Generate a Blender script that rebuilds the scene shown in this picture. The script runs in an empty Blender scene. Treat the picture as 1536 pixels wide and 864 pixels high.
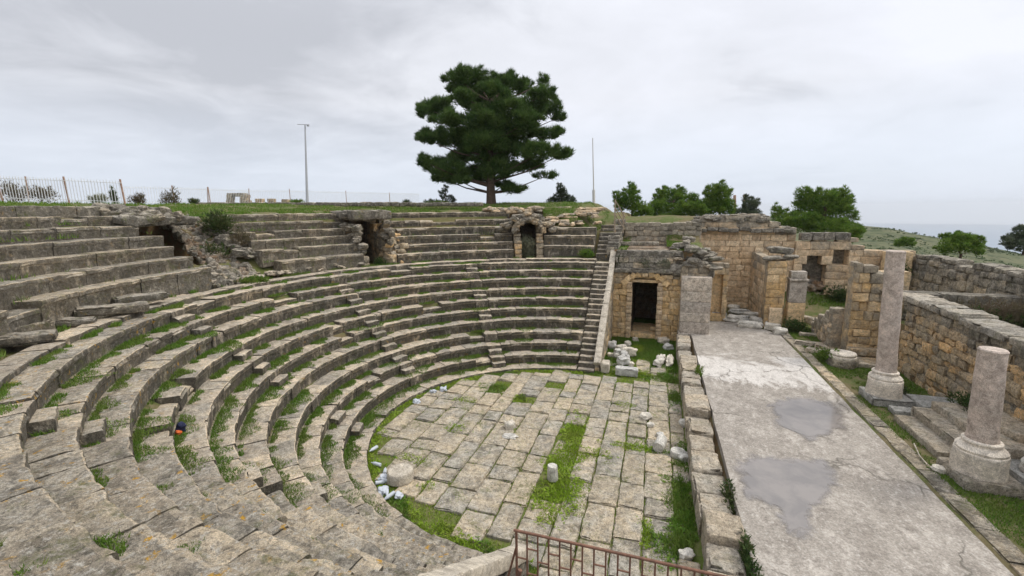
import bpy, math, random
from math import sin, cos, pi, radians, hypot, atan2, degrees, sqrt
from mathutils import Vector, Matrix, noise
random.seed(7)
S = 0.8                      # drawing units to metres
# ------------------------------------------------------------------ camera
FPX, PIT, YAW, ROL, CH = 657.642, 0.17421, 0.31815, -0.01327, 8.77
F_ = Vector((-sin(YAW)*cos(PIT), cos(YAW)*cos(PIT), -sin(PIT)))
R0_ = Vector((cos(YAW), sin(YAW), 0)); U0_ = R0_.cross(F_)
R_ = R0_*cos(ROL) + U0_*sin(ROL); U_ = U0_*cos(ROL) - R0_*sin(ROL)
sc = bpy.context.scene
col = sc.collection
cd = bpy.data.cameras.new('camera'); cam = bpy.data.objects.new('camera', cd); col.objects.link(cam)
cam.matrix_world = Matrix(((R_.x, U_.x, -F_.x, 0), (R_.y, U_.y, -F_.y, 0), (R_.z, U_.z, -F_.z, CH*S), (0, 0, 0, 1)))
cd.sensor_width = 36; cd.lens = 36*FPX/1536; cd.clip_start = 0.05; cd.clip_end = 90000
sc.camera = cam
# ------------------------------------------------------------------ sky, sun, exposure
SUN_EL, SUN_AZ = radians(52), radians(60)       # azimuth clockwise from +Y
w = bpy.data.worlds.new('World'); sc.world = w; w.use_nodes = True
nt = w.node_tree; nt.nodes.clear()
def wn(t, **k):
    n = nt.nodes.new(t)
    for a, b in k.items(): setattr(n, a, b)
    return n
def mathn(tree, op, a, b=None, c=None, clamp=False):
    n = tree.nodes.new('ShaderNodeMath'); n.operation = op; n.use_clamp = clamp
    for i, v in enumerate((a, b, c)):
        if v is None: continue
        if isinstance(v, (int, float)): n.inputs[i].default_value = v
        else: tree.links.new(v, n.inputs[i])
    return n.outputs[0]
sky = wn('ShaderNodeTexSky', sky_type='NISHITA'); sky.sun_disc = False
sky.sun_elevation = SUN_EL; sky.sun_rotation = SUN_AZ; sky.altitude = 500; sky.dust_density = 2.0
tc = wn('ShaderNodeTexCoord'); sp = wn('ShaderNodeSeparateXYZ'); nt.links.new(tc.outputs['Generated'], sp.inputs[0])
zz = mathn(nt, 'MAXIMUM', sp.outputs[2], 0.0)
den = mathn(nt, 'ADD', zz, 0.16)
cx_ = mathn(nt, 'DIVIDE', sp.outputs[0], den); cy_ = mathn(nt, 'DIVIDE', sp.outputs[1], den)
cb = wn('ShaderNodeCombineXYZ'); nt.links.new(cx_, cb.inputs[0]); nt.links.new(cy_, cb.inputs[1])
def wnoise(scale, det, rough, dist, off):
    mp = wn('ShaderNodeMapping'); mp.inputs['Location'].default_value = off; nt.links.new(cb.outputs[0], mp.inputs[0])
    n = wn('ShaderNodeTexNoise'); n.inputs['Scale'].default_value = scale; n.inputs['Detail'].default_value = det
    n.inputs['Roughness'].default_value = rough; n.inputs['Distortion'].default_value = dist
    nt.links.new(mp.outputs[0], n.inputs['Vector']); return n.outputs['Fac']
a = wnoise(0.55, 7, 0.55, 0.4, (3.1, 1.7, 0)); b = wnoise(1.9, 6, 0.6, 0.6, (0.3, 5.2, 0))
mixf = mathn(nt, 'ADD', mathn(nt, 'MULTIPLY', a, 0.7), mathn(nt, 'MULTIPLY', b, 0.3))
# heavier cloud towards -X (left), brighter to the right
side = mathn(nt, 'MULTIPLY', sp.outputs[0], 0.13)
high = mathn(nt, 'MULTIPLY', mathn(nt, 'MULTIPLY', zz, zz), -0.10)
fac = mathn(nt, 'ADD', mathn(nt, 'ADD', mixf, side), high)
cr = wn('ShaderNodeValToRGB'); nt.links.new(fac, cr.inputs[0])
e = cr.color_ramp.elements
e[0].position = 0.32; e[0].color = (0.47, 0.48, 0.515, 1)
e[1].position = 0.60; e[1].color = (0.76, 0.77, 0.82, 1)
m_ = e.new(0.46); m_.color = (0.68, 0.69, 0.73, 1)
# thin blue-grey low band where cloud meets the horizon
ramp2 = wn('ShaderNodeMapRange'); ramp2.inputs[1].default_value = 0.0; ramp2.inputs[2].default_value = 0.22
nt.links.new(sp.outputs[2], ramp2.inputs[0])
mxl = wn('ShaderNodeMix', data_type='RGBA'); nt.links.new(ramp2.outputs[0], mxl.inputs[0])
mxl.inputs[6].default_value = (0.60, 0.655, 0.755, 1); nt.links.new(cr.outputs[0], mxl.inputs[7])
SKYK = 0.10
scl = wn('ShaderNodeMix', data_type='RGBA', blend_type='MULTIPLY'); scl.inputs[0].default_value = 1
nt.links.new(mxl.outputs[2], scl.inputs[6])
# an overcast sky is brightest overhead
zr = wn('ShaderNodeMapRange', interpolation_type='SMOOTHSTEP'); zr.inputs[1].default_value = .30; zr.inputs[2].default_value = .85; zr.inputs[3].default_value = 8.7; zr.inputs[4].default_value = 17.0
nt.links.new(sp.outputs[2], zr.inputs[0]); zc = wn('ShaderNodeCombineXYZ')
for i_ in range(3): nt.links.new(zr.outputs[0], zc.inputs[i_])
nt.links.new(zc.outputs[0], scl.inputs[7])
mx = wn('ShaderNodeMix', data_type='RGBA'); mx.inputs[0].default_value = 0.92
nt.links.new(sky.outputs[0], mx.inputs[6]); nt.links.new(scl.outputs[2], mx.inputs[7])
bg = wn('ShaderNodeBackground'); bg.inputs[1].default_value = SKYK; nt.links.new(mx.outputs[2], bg.inputs[0])
wo = wn('ShaderNodeOutputWorld'); nt.links.new(bg.outputs[0], wo.inputs[0])
sl = bpy.data.lights.new('sun', 'SUN'); sl.energy = 1.4; sl.angle = radians(14); sl.color = (1, 0.95, 0.87)
so = bpy.data.objects.new('sun', sl); col.objects.link(so)
sd = Vector((sin(SUN_AZ)*cos(SUN_EL), cos(SUN_AZ)*cos(SUN_EL), sin(SUN_EL)))
so.rotation_euler = sd.to_track_quat('Z', 'Y').to_euler()
sc.view_settings.view_transform = 'Standard'; sc.view_settings.look = 'None'; sc.view_settings.exposure = 0.55
sc.render.engine = 'CYCLES'
# ------------------------------------------------------------------ pixel -> place
def ray(px, py):
    return F_ + R_*((px-768)/FPX) + U_*((432-py)/FPX)
def G(px, py, z):                      # the point at height z seen at a pixel of the photo
    d = ray(px, py); s = (z-CH)/d.z; return Vector((d.x*s, d.y*s, z))
def GY(px, py, Y):
    d = ray(px, py); s = Y/d.y; return Vector((d.x*s, Y, CH+d.z*s))
def topx(p):
    d = Vector(p)-Vector((0, 0, CH)); k = d.dot(F_); return 768+FPX*d.dot(R_)/k, 432-FPX*d.dot(U_)/k
CX, CY, RAT = -3.618, 16.083, 0.947
def P(R, a, z=0.0):
    a = radians(a); return Vector((CX+R*cos(a), CY+RAT*R*sin(a), z))
def RA(x, y):
    dx, dy = x-CX, (y-CY)/RAT
    a = degrees(atan2(dy, dx)); return hypot(dx, dy), (a+360 if a < -20 else a)
RK = [7.28, 8.05, 8.77, 9.45, 10.2, 10.95, 11.55, 12.25, 12.95, 13.67, 14.33]
ZK = [0.12, 0.65, 1.15, 1.65, 2.22, 2.75, 3.28, 3.78, 4.32, 4.78, 5.26]
def nz(x, y=0., z=0.): return noise.noise(Vector((x, y, z)))
def fbm(v, o=4): return noise.fractal(v, 1.0, 2.0, o)
def lerp(tab, x):
    if x <= tab[0][0]: return tab[0][1]
    for (a, b), (c, d) in zip(tab, tab[1:]):
        if x <= c: return b+(d-b)*(x-a)/(c-a)
    return tab[-1][1]
# ------------------------------------------------------------------ materials
class NT:
    def __init__(s, name):
        s.m = bpy.data.materials.new(name); s.m.use_nodes = True; s.t = s.m.node_tree; s.t.nodes.clear()
        s.out = s.n('ShaderNodeOutputMaterial'); s.b = s.n('ShaderNodeBsdfPrincipled')
        s.t.links.new(s.b.outputs[0], s.out.inputs[0]); s.geo = s.n('ShaderNodeNewGeometry')
        s.pos = s.geo.outputs['Position']
    def n(s, t, **k):
        n = s.t.nodes.new(t)
        for a, b in k.items(): setattr(n, a, b)
        return n
    def L(s, a, b): s.t.links.new(a, b)
    def noise(s, scale, det=5, rough=.6, dist=0., off=None, stretch=None, vec=None):
        v = vec or s.pos
        if off or stretch:
            mp = s.n('ShaderNodeMapping')
            if off: mp.inputs['Location'].default_value = off
            if stretch: mp.inputs['Scale'].default_value = stretch
            s.L(v, mp.inputs[0]); v = mp.outputs[0]
        n = s.n('ShaderNodeTexNoise'); n.inputs['Scale'].default_value = scale; n.inputs['Detail'].default_value = det
        n.inputs['Roughness'].default_value = rough; n.inputs['Distortion'].default_value = dist
        s.L(v, n.inputs['Vector']); return n.outputs['Fac']
    def vor(s, scale, feat='F1'):
        n = s.n('ShaderNodeTexVoronoi', feature=feat); n.inputs['Scale'].default_value = scale; s.L(s.pos, n.inputs['Vector']); return n.outputs['Distance']
    def math(s, op, a, b=None, c=None, clamp=False): return mathn(s.t, op, a, b, c, clamp)
    def step(s, v, lo, hi, to0=0., to1=1.):
        r = s.n('ShaderNodeMapRange'); r.inputs[1].default_value = lo; r.inputs[2].default_value = hi
        r.inputs[3].default_value = to0; r.inputs[4].default_value = to1; s.L(v, r.inputs[0]); return r.outputs[0]
    def mix(s, f, a, b, blend='MIX'):
        m = s.n('ShaderNodeMix', data_type='RGBA', blend_type=blend)
        for i, v in ((0, f), (6, a), (7, b)):
            if isinstance(v, (int, float)): m.inputs[i].default_value = v
            elif isinstance(v, tuple): m.inputs[i].default_value = (*v, 1)
            else: s.L(v, m.inputs[i])
        return m.outputs[2]
    def attr(s, name): n = s.n('ShaderNodeAttribute'); n.attribute_name = name; return n.outputs['Fac']
    def fin(s, colr, rough=.9, bump=None, bs=.6, bd=.02, spec=.25):
        s.L(colr, s.b.inputs['Base Color']) if not isinstance(colr, tuple) else setattr(s.b.inputs['Base Color'], 'default_value', (*colr, 1))
        if isinstance(rough, (int, float)): s.b.inputs['Roughness'].default_value = rough
        else: s.L(rough, s.b.inputs['Roughness'])
        s.b.inputs['Specular IOR Level'].default_value = spec
        if bump is not None:
            bn = s.n('ShaderNodeBump'); bn.inputs['Strength'].default_value = bs; bn.inputs['Distance'].default_value = bd
            s.L(bump, bn.inputs['Height']); s.L(bn.outputs[0], s.b.inputs['Normal'])
        return s.m
def stone(name, c1, c2, c3, dark=(.06, .055, .045), darkamt=.6, dth=.52, grey=(.40, .365, .31), white=.5, orange=0., moss=.4, stain=.0, bs=.9, fine=34., spk=.6):
    """c1/c2 vary slowly, c3 by block; 'wth' weathers a block to grey with dark lichen"""
    k = NT(name)
    rnd, wth = k.attr('rnd'), k.attr('wth')
    n1 = k.step(k.noise(.9, 5, .6, .3), .35, .65)
    c = k.mix(n1, c1, c2)
    c = k.mix(k.step(rnd, .35, 1., 0., .85), c, c3)
    wn_ = k.step(k.math('ADD', k.noise(1.7, 6, .65, .5), k.math('MULTIPLY', wth, .55)), .55, .85)
    c = k.mix(wn_, c, grey)
    c = k.mix(1., c, k.mix(rnd, (.80, .80, .80), (1.12, 1.1, 1.06)), 'MULTIPLY')
    # dark biofilm in ragged blotches
    nd = k.noise(3.1, 8, .72, .6, (7, 3, 1))
    th = k.math('ADD', nd, k.math('MULTIPLY', wth, .13))
    md = k.step(th, dth, dth+.13, 0., darkamt)
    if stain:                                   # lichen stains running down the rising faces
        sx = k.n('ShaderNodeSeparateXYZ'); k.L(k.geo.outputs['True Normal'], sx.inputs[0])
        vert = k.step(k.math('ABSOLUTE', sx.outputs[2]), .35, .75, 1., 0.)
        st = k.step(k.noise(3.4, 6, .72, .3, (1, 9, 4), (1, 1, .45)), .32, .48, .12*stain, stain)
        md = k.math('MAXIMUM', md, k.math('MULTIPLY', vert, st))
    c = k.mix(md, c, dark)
    # small light and dark lichen specks
    mid = k.noise(4.3, 8, .78, .4, (3, 7, 1))
    c = k.mix(1., c, k.mix(k.step(mid, .38, .62), (.66, .65, .63), (1.28, 1.27, 1.24)), 'MULTIPLY')
    f = k.noise(10., 7, .8, .2)
    c = k.mix(k.math('MULTIPLY', k.step(f, .52, .61, 0., white), k.math('SUBTRACT', 1.1, md, None, True)), c, (.54, .51, .45))
    f2 = k.noise(15., 6, .78, 0., (4, 4, 4))
    c = k.mix(k.step(f2, .52, .60, 0., spk), c, (.075, .07, .058))
    if moss:
        mo = k.math('MULTIPLY', k.step(k.noise(2.1, 6, .7, .4, (2, 8, 5)), .54, .66), k.step(k.noise(17., 3, .6), .4, .55))
        c = k.mix(k.math('MULTIPLY', mo, moss), c, (.10, .11, .03))
    if orange:
        oo = k.math('MULTIPLY', k.step(k.noise(7.5, 6, .65, .3, (5, 1, 2)), .60, .65), k.step(k.noise(1.1, 3, .5, 0., (9, 9, 2)), .43, .55))
        c = k.mix(k.math('MULTIPLY', oo, orange), c, (.52, .30, .045))
    ff = k.noise(fine, 6, .8); gr = k.noise(95., 3, .7)
    c = k.mix(1., c, k.mix(k.step(gr, .36, .64), (.62, .62, .62), (1.34, 1.34, 1.34)), 'MULTIPLY')
    c = k.mix(1., c, k.mix(k.step(ff, .3, .7), (.62, .62, .62), (1.36, 1.35, 1.32)), 'MULTIPLY')
    h = k.math('ADD', k.math('MULTIPLY', k.math('ADD', nd, k.math('MULTIPLY', gr, .35)), 1.2), k.math('ADD', k.math('MULTIPLY', ff, .8), k.math('MULTIPLY', k.step(k.vor(9.), 0., .5), .5)))
    return k.fin(c, .92, h, bs, .05)
M = {}
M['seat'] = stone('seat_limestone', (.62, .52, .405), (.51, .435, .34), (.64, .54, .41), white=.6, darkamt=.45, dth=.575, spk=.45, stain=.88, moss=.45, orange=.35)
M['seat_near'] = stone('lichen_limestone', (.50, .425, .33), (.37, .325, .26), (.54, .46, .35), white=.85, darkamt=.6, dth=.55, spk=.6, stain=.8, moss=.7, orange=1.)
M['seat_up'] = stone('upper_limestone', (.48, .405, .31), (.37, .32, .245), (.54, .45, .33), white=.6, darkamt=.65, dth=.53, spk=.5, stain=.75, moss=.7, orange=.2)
M['ochre'] = stone('ochre_sandstone', (.76, .51, .24), (.70, .49, .26), (.72, .56, .36), grey=(.36, .31, .24), white=.2, darkamt=.45, dth=.60, moss=.15, bs=.7, spk=.35)
M['buff'] = stone('buff_sandstone', (.72, .52, .32), (.66, .50, .34), (.70, .57, .41), grey=(.35, .31, .25), white=.2, darkamt=.45, dth=.60, moss=.15, bs=.6, spk=.35)
M['rubble'] = stone('rubble_masonry', (.60, .46, .30), (.50, .42, .30), (.74, .48, .23), grey=(.32, .29, .24), white=.4, darkamt=.55, dth=.56, moss=.35)
M['greywall'] = stone('grey_weathered_masonry', (.52, .44, .33), (.44, .38, .285), (.62, .49, .34), white=.5, darkamt=.65, dth=.52, moss=.5)
M['pilaster'] = stone('pale_grey_limestone', (.53, .465, .41), (.47, .415, .365), (.54, .47, .40), grey=(.46, .42, .375), white=.35, darkamt=.5, dth=.58, moss=.1, bs=.4)
M['paver'] = stone('paving_limestone', (.48, .405, .295), (.40, .35, .275), (.50, .42, .31), grey=(.36, .34, .30), white=.5, darkamt=.5, dth=.55, moss=.8, bs=.6)
M['ledge'] = stone('pale_ledge_stone', (.54, .475, .385), (.47, .40, .31), (.55, .46, .35), grey=(.45, .42, .37), white=.3, darkamt=.45, dth=.56, moss=.5)
M['coping'] = stone('coping_limestone', (.50, .455, .385), (.44, .40, .34), (.52, .47, .40), grey=(.43, .40, .36), white=.3, darkamt=.25, dth=.62, moss=.05, bs=.35, spk=.25)
M['marble'] = stone('white_marble', (.64, .635, .61), (.52, .515, .50), (.60, .55, .47), grey=(.44, .43, .41), white=.1, darkamt=.45, dth=.56, moss=.15, bs=.4, spk=.2)
M['granite'] = stone('pink_grey_granite', (.55, .465, .415), (.49, .42, .375), (.53, .45, .40), grey=(.48, .43, .39), white=.25, darkamt=.2, dth=.62, moss=0, bs=.3, fine=60, spk=.3)
M['base_white'] = stone('column_base_marble', (.78, .72, .64), (.70, .64, .57), (.75, .68, .60), grey=(.62, .58, .53), white=.2, darkamt=.3, dth=.60, moss=.05, bs=.4, spk=.25)
M['plinth_grey'] = stone('grey_marble_plinth', (.33, .335, .33), (.29, .29, .285), (.34, .34, .33), grey=(.28, .28, .275), white=.2, darkamt=.35, dth=.58, moss=.15, bs=.3)
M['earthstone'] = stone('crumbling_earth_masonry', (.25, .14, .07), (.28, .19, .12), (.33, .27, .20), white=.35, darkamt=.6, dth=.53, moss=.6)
def concrete():
    k = NT('stage_concrete')
    n1 = k.noise(.42, 7, .62, .5, (3, 0, 0)); n2 = k.noise(1.9, 8, .72, .4, (1, 2, 3), (1.5, .7, 1)); n3 = k.noise(24, 6, .75)
    c = k.mix(k.step(n1, .36, .62), (.36, .325, .28), (.27, .24, .205))
    c = k.mix(k.step(n2, .48, .64, 0, .75), c, (.50, .455, .40))
    c = k.mix(k.step(k.noise(3.3, 8, .75, .2, (9, 2, 0)), .50, .60, 0, .6), c, (.19, .165, .14))
    c = k.mix(k.step(k.noise(11, 6, .7, 0, (2, 2, 6)), .54, .66, 0, .6), c, (.54, .51, .46))
    # the bleached screed patch at the far end and the old damp marks
    sx = k.n('ShaderNodeSeparateXYZ'); k.L(k.pos, sx.inputs[0])
    pat = k.math('MULTIPLY', k.step(k.math('ADD', sx.outputs[1], k.math('MULTIPLY', n2, 4.)), 18.9, 19.5), k.step(k.math('ADD', sx.outputs[1], k.math('MULTIPLY', n1, 5.)), 22.4, 22.0))
    c = k.mix(k.math('MULTIPLY', pat, k.step(n2, .35, .5, .3, .9)), c, (.60, .565, .52))
    c = k.mix(1., c, k.mix(k.step(n3, .32, .68), (.60, .60, .59), (1.32, 1.32, 1.32)), 'MULTIPLY')
    cr_ = k.n('ShaderNodeTexVoronoi', feature='DISTANCE_TO_EDGE'); cr_.inputs['Scale'].default_value = .33
    wv = k.n('ShaderNodeVectorMath', operation='ADD'); k.L(k.pos, wv.inputs[0]); nn = k.n('ShaderNodeTexNoise'); nn.inputs['Scale'].default_value = 1.3; nn.inputs['Detail'].default_value = 5; k.L(k.pos, nn.inputs['Vector']); k.L(nn.outputs['Color'], wv.inputs[1]); k.L(wv.outputs[0], cr_.inputs['Vector'])
    ck = k.math('MULTIPLY', k.step(cr_.outputs['Distance'], .0, .012, 1., 0.), k.step(k.noise(.5, 3, .5, 0, (4, 4, 4)), .45, .55))
    c = k.mix(k.math('MULTIPLY', ck, .75), c, (.10, .09, .07))
    return k.fin(c, .85, k.math('SUBTRACT', k.math('ADD', n3, k.math('MULTIPLY', n2, 1.5)), ck), .55, .03)
M['concrete'] = concrete()
def water_film():
    k = NT('shallow_puddle')
    c = k.mix(k.step(k.noise(1.5, 6, .6, .4), .4, .6), (.22, .205, .195), (.29, .265, .245))
    k.fin(c, .10, k.noise(14, 3, .5), .03, .01, spec=.5)
    e_ = k.math('ADD', k.attr('edge'), k.math('MULTIPLY', k.math('SUBTRACT', k.noise(1.6, 7, .7, .6), .5), .9))
    al = k.step(e_, .66, .84, .8, 0.); tr = k.n('ShaderNodeBsdfTransparent'); ms = k.n('ShaderNodeMixShader')
    k.L(al, ms.inputs[0]); k.L(tr.outputs[0], ms.inputs[1]); k.L(k.b.outputs[0], ms.inputs[2]); k.L(ms.outputs[0], k.out.inputs[0]); return k.m
M['puddle'] = water_film()
def ground():
    k = NT('turf_and_soil')
    n1 = k.noise(.7, 7, .65, .5); n2 = k.noise(7., 7, .75); n3 = k.noise(.035, 7, .65, .3, (3, 3, 3)); n4 = k.noise(.13, 8, .8)
    c = k.mix(k.step(n1, .42, .58), (.16, .135, .07), (.085, .115, .03))
    c = k.mix(k.step(n2, .5, .68, 0, .6), c, (.25, .20, .13))
    sz_ = k.n('ShaderNodeSeparateXYZ'); k.L(k.pos, sz_.inputs[0]); c = k.mix(k.math('MULTIPLY', k.step(sz_.outputs[2], .2, .35, 1., 0.), k.step(n2, .38, .55, .95, .3)), c, (.12, .165, .03))
    # far scrub hillside
    far = k.mix(k.step(n3, .42, .58), (.085, .10, .045), (.13, .13, .07))
    far = k.mix(k.step(n4, .50, .56, 0, .85), far, (.03, .045, .016))
    ln = k.n('ShaderNodeVectorMath', operation='LENGTH'); k.L(k.pos, ln.inputs[0])
    c = k.mix(k.step(ln.outputs['Value'], 45., 80.), c, far)
    sx = k.n('ShaderNodeSeparateXYZ'); k.L(k.geo.outputs['True Normal'], sx.inputs[0])
    c = k.mix(k.math('MULTIPLY', k.step(sx.outputs[2], .55, .80, 1., 0.), k.step(ln.outputs['Value'], 45., 60., 1., 0.)), c, k.mix(k.step(n2, .4, .6), (.17, .095, .05), (.13, .11, .055)))
    return k.fin(c, .95, k.math('ADD', n2, n1), .8, .06, spec=.1)
M['ground'] = ground()
def grassm(name, a, b, c2):
    k = NT(name); r = k.attr('rnd')
    c = k.mix(k.step(r, 0, .7), a, b); c = k.mix(k.step(r, .8, 1.), c, c2)
    c = k.mix(k.step(k.noise(1.3, 4, .6), .4, .62, 0, .5), c, c2)
    k.fin(c, .7, spec=.15)
    tr = k.n('ShaderNodeBsdfTranslucent'); k.L(c, tr.inputs[0]); ms = k.n('ShaderNodeMixShader'); ms.inputs[0].default_value = .3
    k.L(k.b.outputs[0], ms.inputs[1]); k.L(tr.outputs[0], ms.inputs[2]); k.L(ms.outputs[0], k.out.inputs[0]); return k.m
M['grass'] = grassm('green_grass', (.07, .155, .02), (.13, .24, .03), (.17, .19, .05))
M['moss'] = grassm('bright_moss', (.17, .285, .02), (.25, .37, .03), (.24, .27, .05))
M['weed'] = grassm('dark_weed', (.035, .07, .02), (.06, .11, .03), (.12, .12, .05))
M['greyleaf'] = grassm('grey_green_leaf', (.17, .19, .12), (.28, .30, .20), (.30, .28, .19))
M['dry'] = grassm('dry_brown_twigs', (.10, .08, .055), (.17, .13, .09), (.13, .12, .06))
M['pine'] = grassm('dark_pine_needles', (.03, .07, .018), (.07, .13, .028), (.11, .16, .04))
M['pine2'] = grassm('green_pine_needles', (.05, .11, .018), (.12, .22, .03), (.20, .27, .05))
M['pine3'] = grassm('grey_pine_needles', (.05, .07, .045), (.09, .12, .07), (.12, .13, .08))
def plain(name, c, rough=.6, metal=0., n=.25, sc_=20, c2=None):
    k = NT(name); f = k.noise(sc_, 6, .7)
    colr = k.mix(k.step(f, .4, .65), c, c2 or tuple(x*(1-n) for x in c)); k.b.inputs['Metallic'].default_value = metal
    return k.fin(colr, rough, f, .3, .01)
M['bark'] = plain('pine_bark', (.11, .075, .055), .9, c2=(.045, .033, .025), sc_=8)
M['rust'] = plain('rusty_iron', (.23, .12, .08), .85, c2=(.12, .07, .05))
M['rustpale'] = plain('pale_rusty_iron', (.40, .27, .20), .8, c2=(.27, .16, .11), sc_=9)
M['whitepaint'] = plain('white_paint', (.76, .76, .75), .6, n=.12)
M['steel'] = plain('galvanised_steel', (.42, .43, .44), .5, .2)
M['concpost'] = plain('concrete_post', (.62, .60, .56), .85)
M['dark'] = plain('dark_earth', (.02, .017, .013), 1.)
M['plastic'] = plain('white_plastic', (.50, .53, .57), .4, n=.15, sc_=40)
M['navy'] = plain('navy_cloth', (.02, .025, .06), .8)
M['orangec'] = plain('orange_cloth', (.75, .16, .04), .7)
M['wood'] = plain('weathered_wood', (.34, .27, .19), .85, c2=(.24, .19, .14))
def seamat():
    k = NT('sea_water'); c = k.mix(k.step(k.noise(.002, 4, .6), .4, .6), (.07, .14, .22), (.10, .18, .27)); return k.fin(c, .35, spec=.5)
M['sea'] = seamat()
# ------------------------------------------------------------------ mesh builder
class MB:
    def __init__(s): s.v = []; s.f = []; s.r = []; s.w = []; s.mi = []
    def face(s, idx, r=.5, w_=.3, mi=0): s.f.append(idx); s.r.append(r); s.w.append(w_); s.mi.append(mi)
    def build(s, name, mats, parent=None, origin=(0, 0, 0), sharp=38, smooth=True):
        o = Vector(origin)*S; me = bpy.data.meshes.new(name)
        if parent is not None: o = Vector(parent['_o']) if '_o' in parent else o
        me.from_pydata([(v[0]*S-o.x, v[1]*S-o.y, v[2]*S-o.z) for v in s.v], [], s.f)
        if not isinstance(mats, (list, tuple)): mats = [mats]
        for m in mats: me.materials.append(m)
        a = me.attributes.new('rnd', 'FLOAT', 'FACE'); a.data.foreach_set('value', s.r)
        b = me.attributes.new('wth', 'FLOAT', 'FACE'); b.data.foreach_set('value', s.w)
        if len(mats) > 1: me.polygons.foreach_set('material_index', s.mi)
        if smooth:
            me.polygons.foreach_set('use_smooth', [True]*len(s.f))
            if sharp: me.set_sharp_from_angle(angle=radians(sharp))
        me.update()
        ob = bpy.data.objects.new(name, me); col.objects.link(ob)
        if parent is not None: ob.parent = parent
        else: ob.location = o
        return ob
    def rbox(s, c, size, rz=0., seg=.25, rad=.03, amp=.015, freq=2.5, rnd=None, wth=.3, tilt=(0, 0), chip=.0, mi=0, frame=None):
        """rounded, weathered stone block; frame = optional 3x3 matrix"""
        rnd = random.random() if rnd is None else rnd
        hx, hy, hz = size[0]/2, size[1]/2, size[2]/2; rad = min(rad, hx*.45, hy*.45, hz*.45)
        def ax(h):
            n = max(1, int(round((2*h-2*rad)/seg))); inn = [-h+rad+(2*h-2*rad)*i/n for i in range(n+1)]
            return [-h]+inn+[h]
        X, Y, Z = ax(hx), ax(hy), ax(hz); nx, ny, nz_ = len(X), len(Y), len(Z)
        if frame is None:
            frame = Matrix.Rotation(rz, 3, 'Z') @ Matrix.Rotation(tilt[0], 3, 'X') @ Matrix.Rotation(tilt[1], 3, 'Y')
        c = Vector(c); ids = {}; seed = Vector((random.random()*50, random.random()*50, random.random()*50))
        ix, iy, iz = hx-rad, hy-rad, hz-rad
        def vid(i, j, k):
            key = (i, j, k)
            if key in ids: return ids[key]
            p = Vector((X[i], Y[j], Z[k]))
            q = Vector((max(-ix, min(ix, p.x)), max(-iy, min(iy, p.y)), max(-iz, min(iz, p.z))))
            d = p-q; cnt = (abs(d.x) > 1e-6)+(abs(d.y) > 1e-6)+(abs(d.z) > 1e-6)
            if d.length > 1e-9: p = q+d.normalized()*rad
            nv = noise.noise_vector(p*freq+seed)*amp + noise.noise_vector(p*freq*3.3+seed)*amp*.45
            if chip and cnt >= 2:
                ch = max(0., noise.noise(p*1.7+seed)-.05)*chip
                p = p*(1-.0) - Vector((math.copysign(min(ch, abs(p.x)*.5), p.x) if abs(d.x) > 1e-6 else 0, math.copysign(min(ch, abs(p.y)*.5), p.y) if abs(d.y) > 1e-6 else 0, math.copysign(min(ch, abs(p.z)*.5), p.z) if abs(d.z) > 1e-6 else 0))
            p = c + frame @ (p+nv)
            ids[key] = len(s.v); s.v.append(p); return ids[key]
        def q4(a, b, c_, d): s.face((a, b, c_, d), rnd, wth, mi)
        for i in range(nx-1):
            for j in range(ny-1):
                q4(vid(i, j, 0), vid(i, j+1, 0), vid(i+1, j+1, 0), vid(i+1, j, 0))
                q4(vid(i, j, nz_-1), vid(i+1, j, nz_-1), vid(i+1, j+1, nz_-1), vid(i, j+1, nz_-1))
        for i in range(nx-1):
            for k in range(nz_-1):
                q4(vid(i, 0, k), vid(i+1, 0, k), vid(i+1, 0, k+1), vid(i, 0, k+1))
                q4(vid(i, ny-1, k), vid(i, ny-1, k+1), vid(i+1, ny-1, k+1), vid(i+1, ny-1, k))
        for j in range(ny-1):
            for k in range(nz_-1):
                q4(vid(0, j, k), vid(0, j, k+1), vid(0, j+1, k+1), vid(0, j+1, k))
                q4(vid(nx-1, j, k), vid(nx-1, j+1, k), vid(nx-1, j+1, k+1), vid(nx-1, j, k+1))
    def tube(s, pts, rad, n=8, cap=True, rnd=.5, wth=.2, jit=0., mi=0):
        pts = [Vector(p) for p in pts]; rad = rad if isinstance(rad, (list, tuple)) else [rad]*len(pts); rings = []
        for i, p in enumerate(pts):
            t = (pts[min(i+1, len(pts)-1)]-pts[max(i-1, 0)]).normalized()
            u = t.cross(Vector((0, 0, 1)) if abs(t.z) < .9 else Vector((1, 0, 0))).normalized(); v = t.cross(u)
            ring = []
            for k in range(n):
                a = 2*pi*k/n; q = p+(u*cos(a)+v*sin(a))*rad[i]
                if jit: q = q+noise.noise_vector(q*4)*jit
                ring.append(len(s.v)); s.v.append(q)
            rings.append(ring)
        for r1, r2 in zip(rings, rings[1:]):
            for k in range(n): s.face((r1[k], r1[(k+1) % n], r2[(k+1) % n], r2[k]), rnd, wth, mi)
        if cap: s.face(tuple(reversed(rings[0])), rnd, wth, mi); s.face(tuple(rings[-1]), rnd, wth, mi)
    def lathe(s, c, prof, n=40, rnd=.5, wth=.2, amp=0., frame=None, mi=0, flute=0.):
        c = Vector(c); rings = []; fr = frame or Matrix.Identity(3)
        for (r, z) in prof:
            ring = []
            for k in range(n):
                a = 2*pi*k/n; rr = r
                if amp: rr += nz(cos(a)*r*2+c.x, sin(a)*r*2+c.y, z*2)*amp
                ring.append(len(s.v)); s.v.append(c+fr @ Vector((rr*cos(a), rr*sin(a), z)))
            rings.append(ring)
        for r1, r2 in zip(rings, rings[1:]):
            for k in range(n): s.face((r1[k], r1[(k+1) % n], r2[(k+1) % n], r2[k]), rnd, wth, mi)
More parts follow.
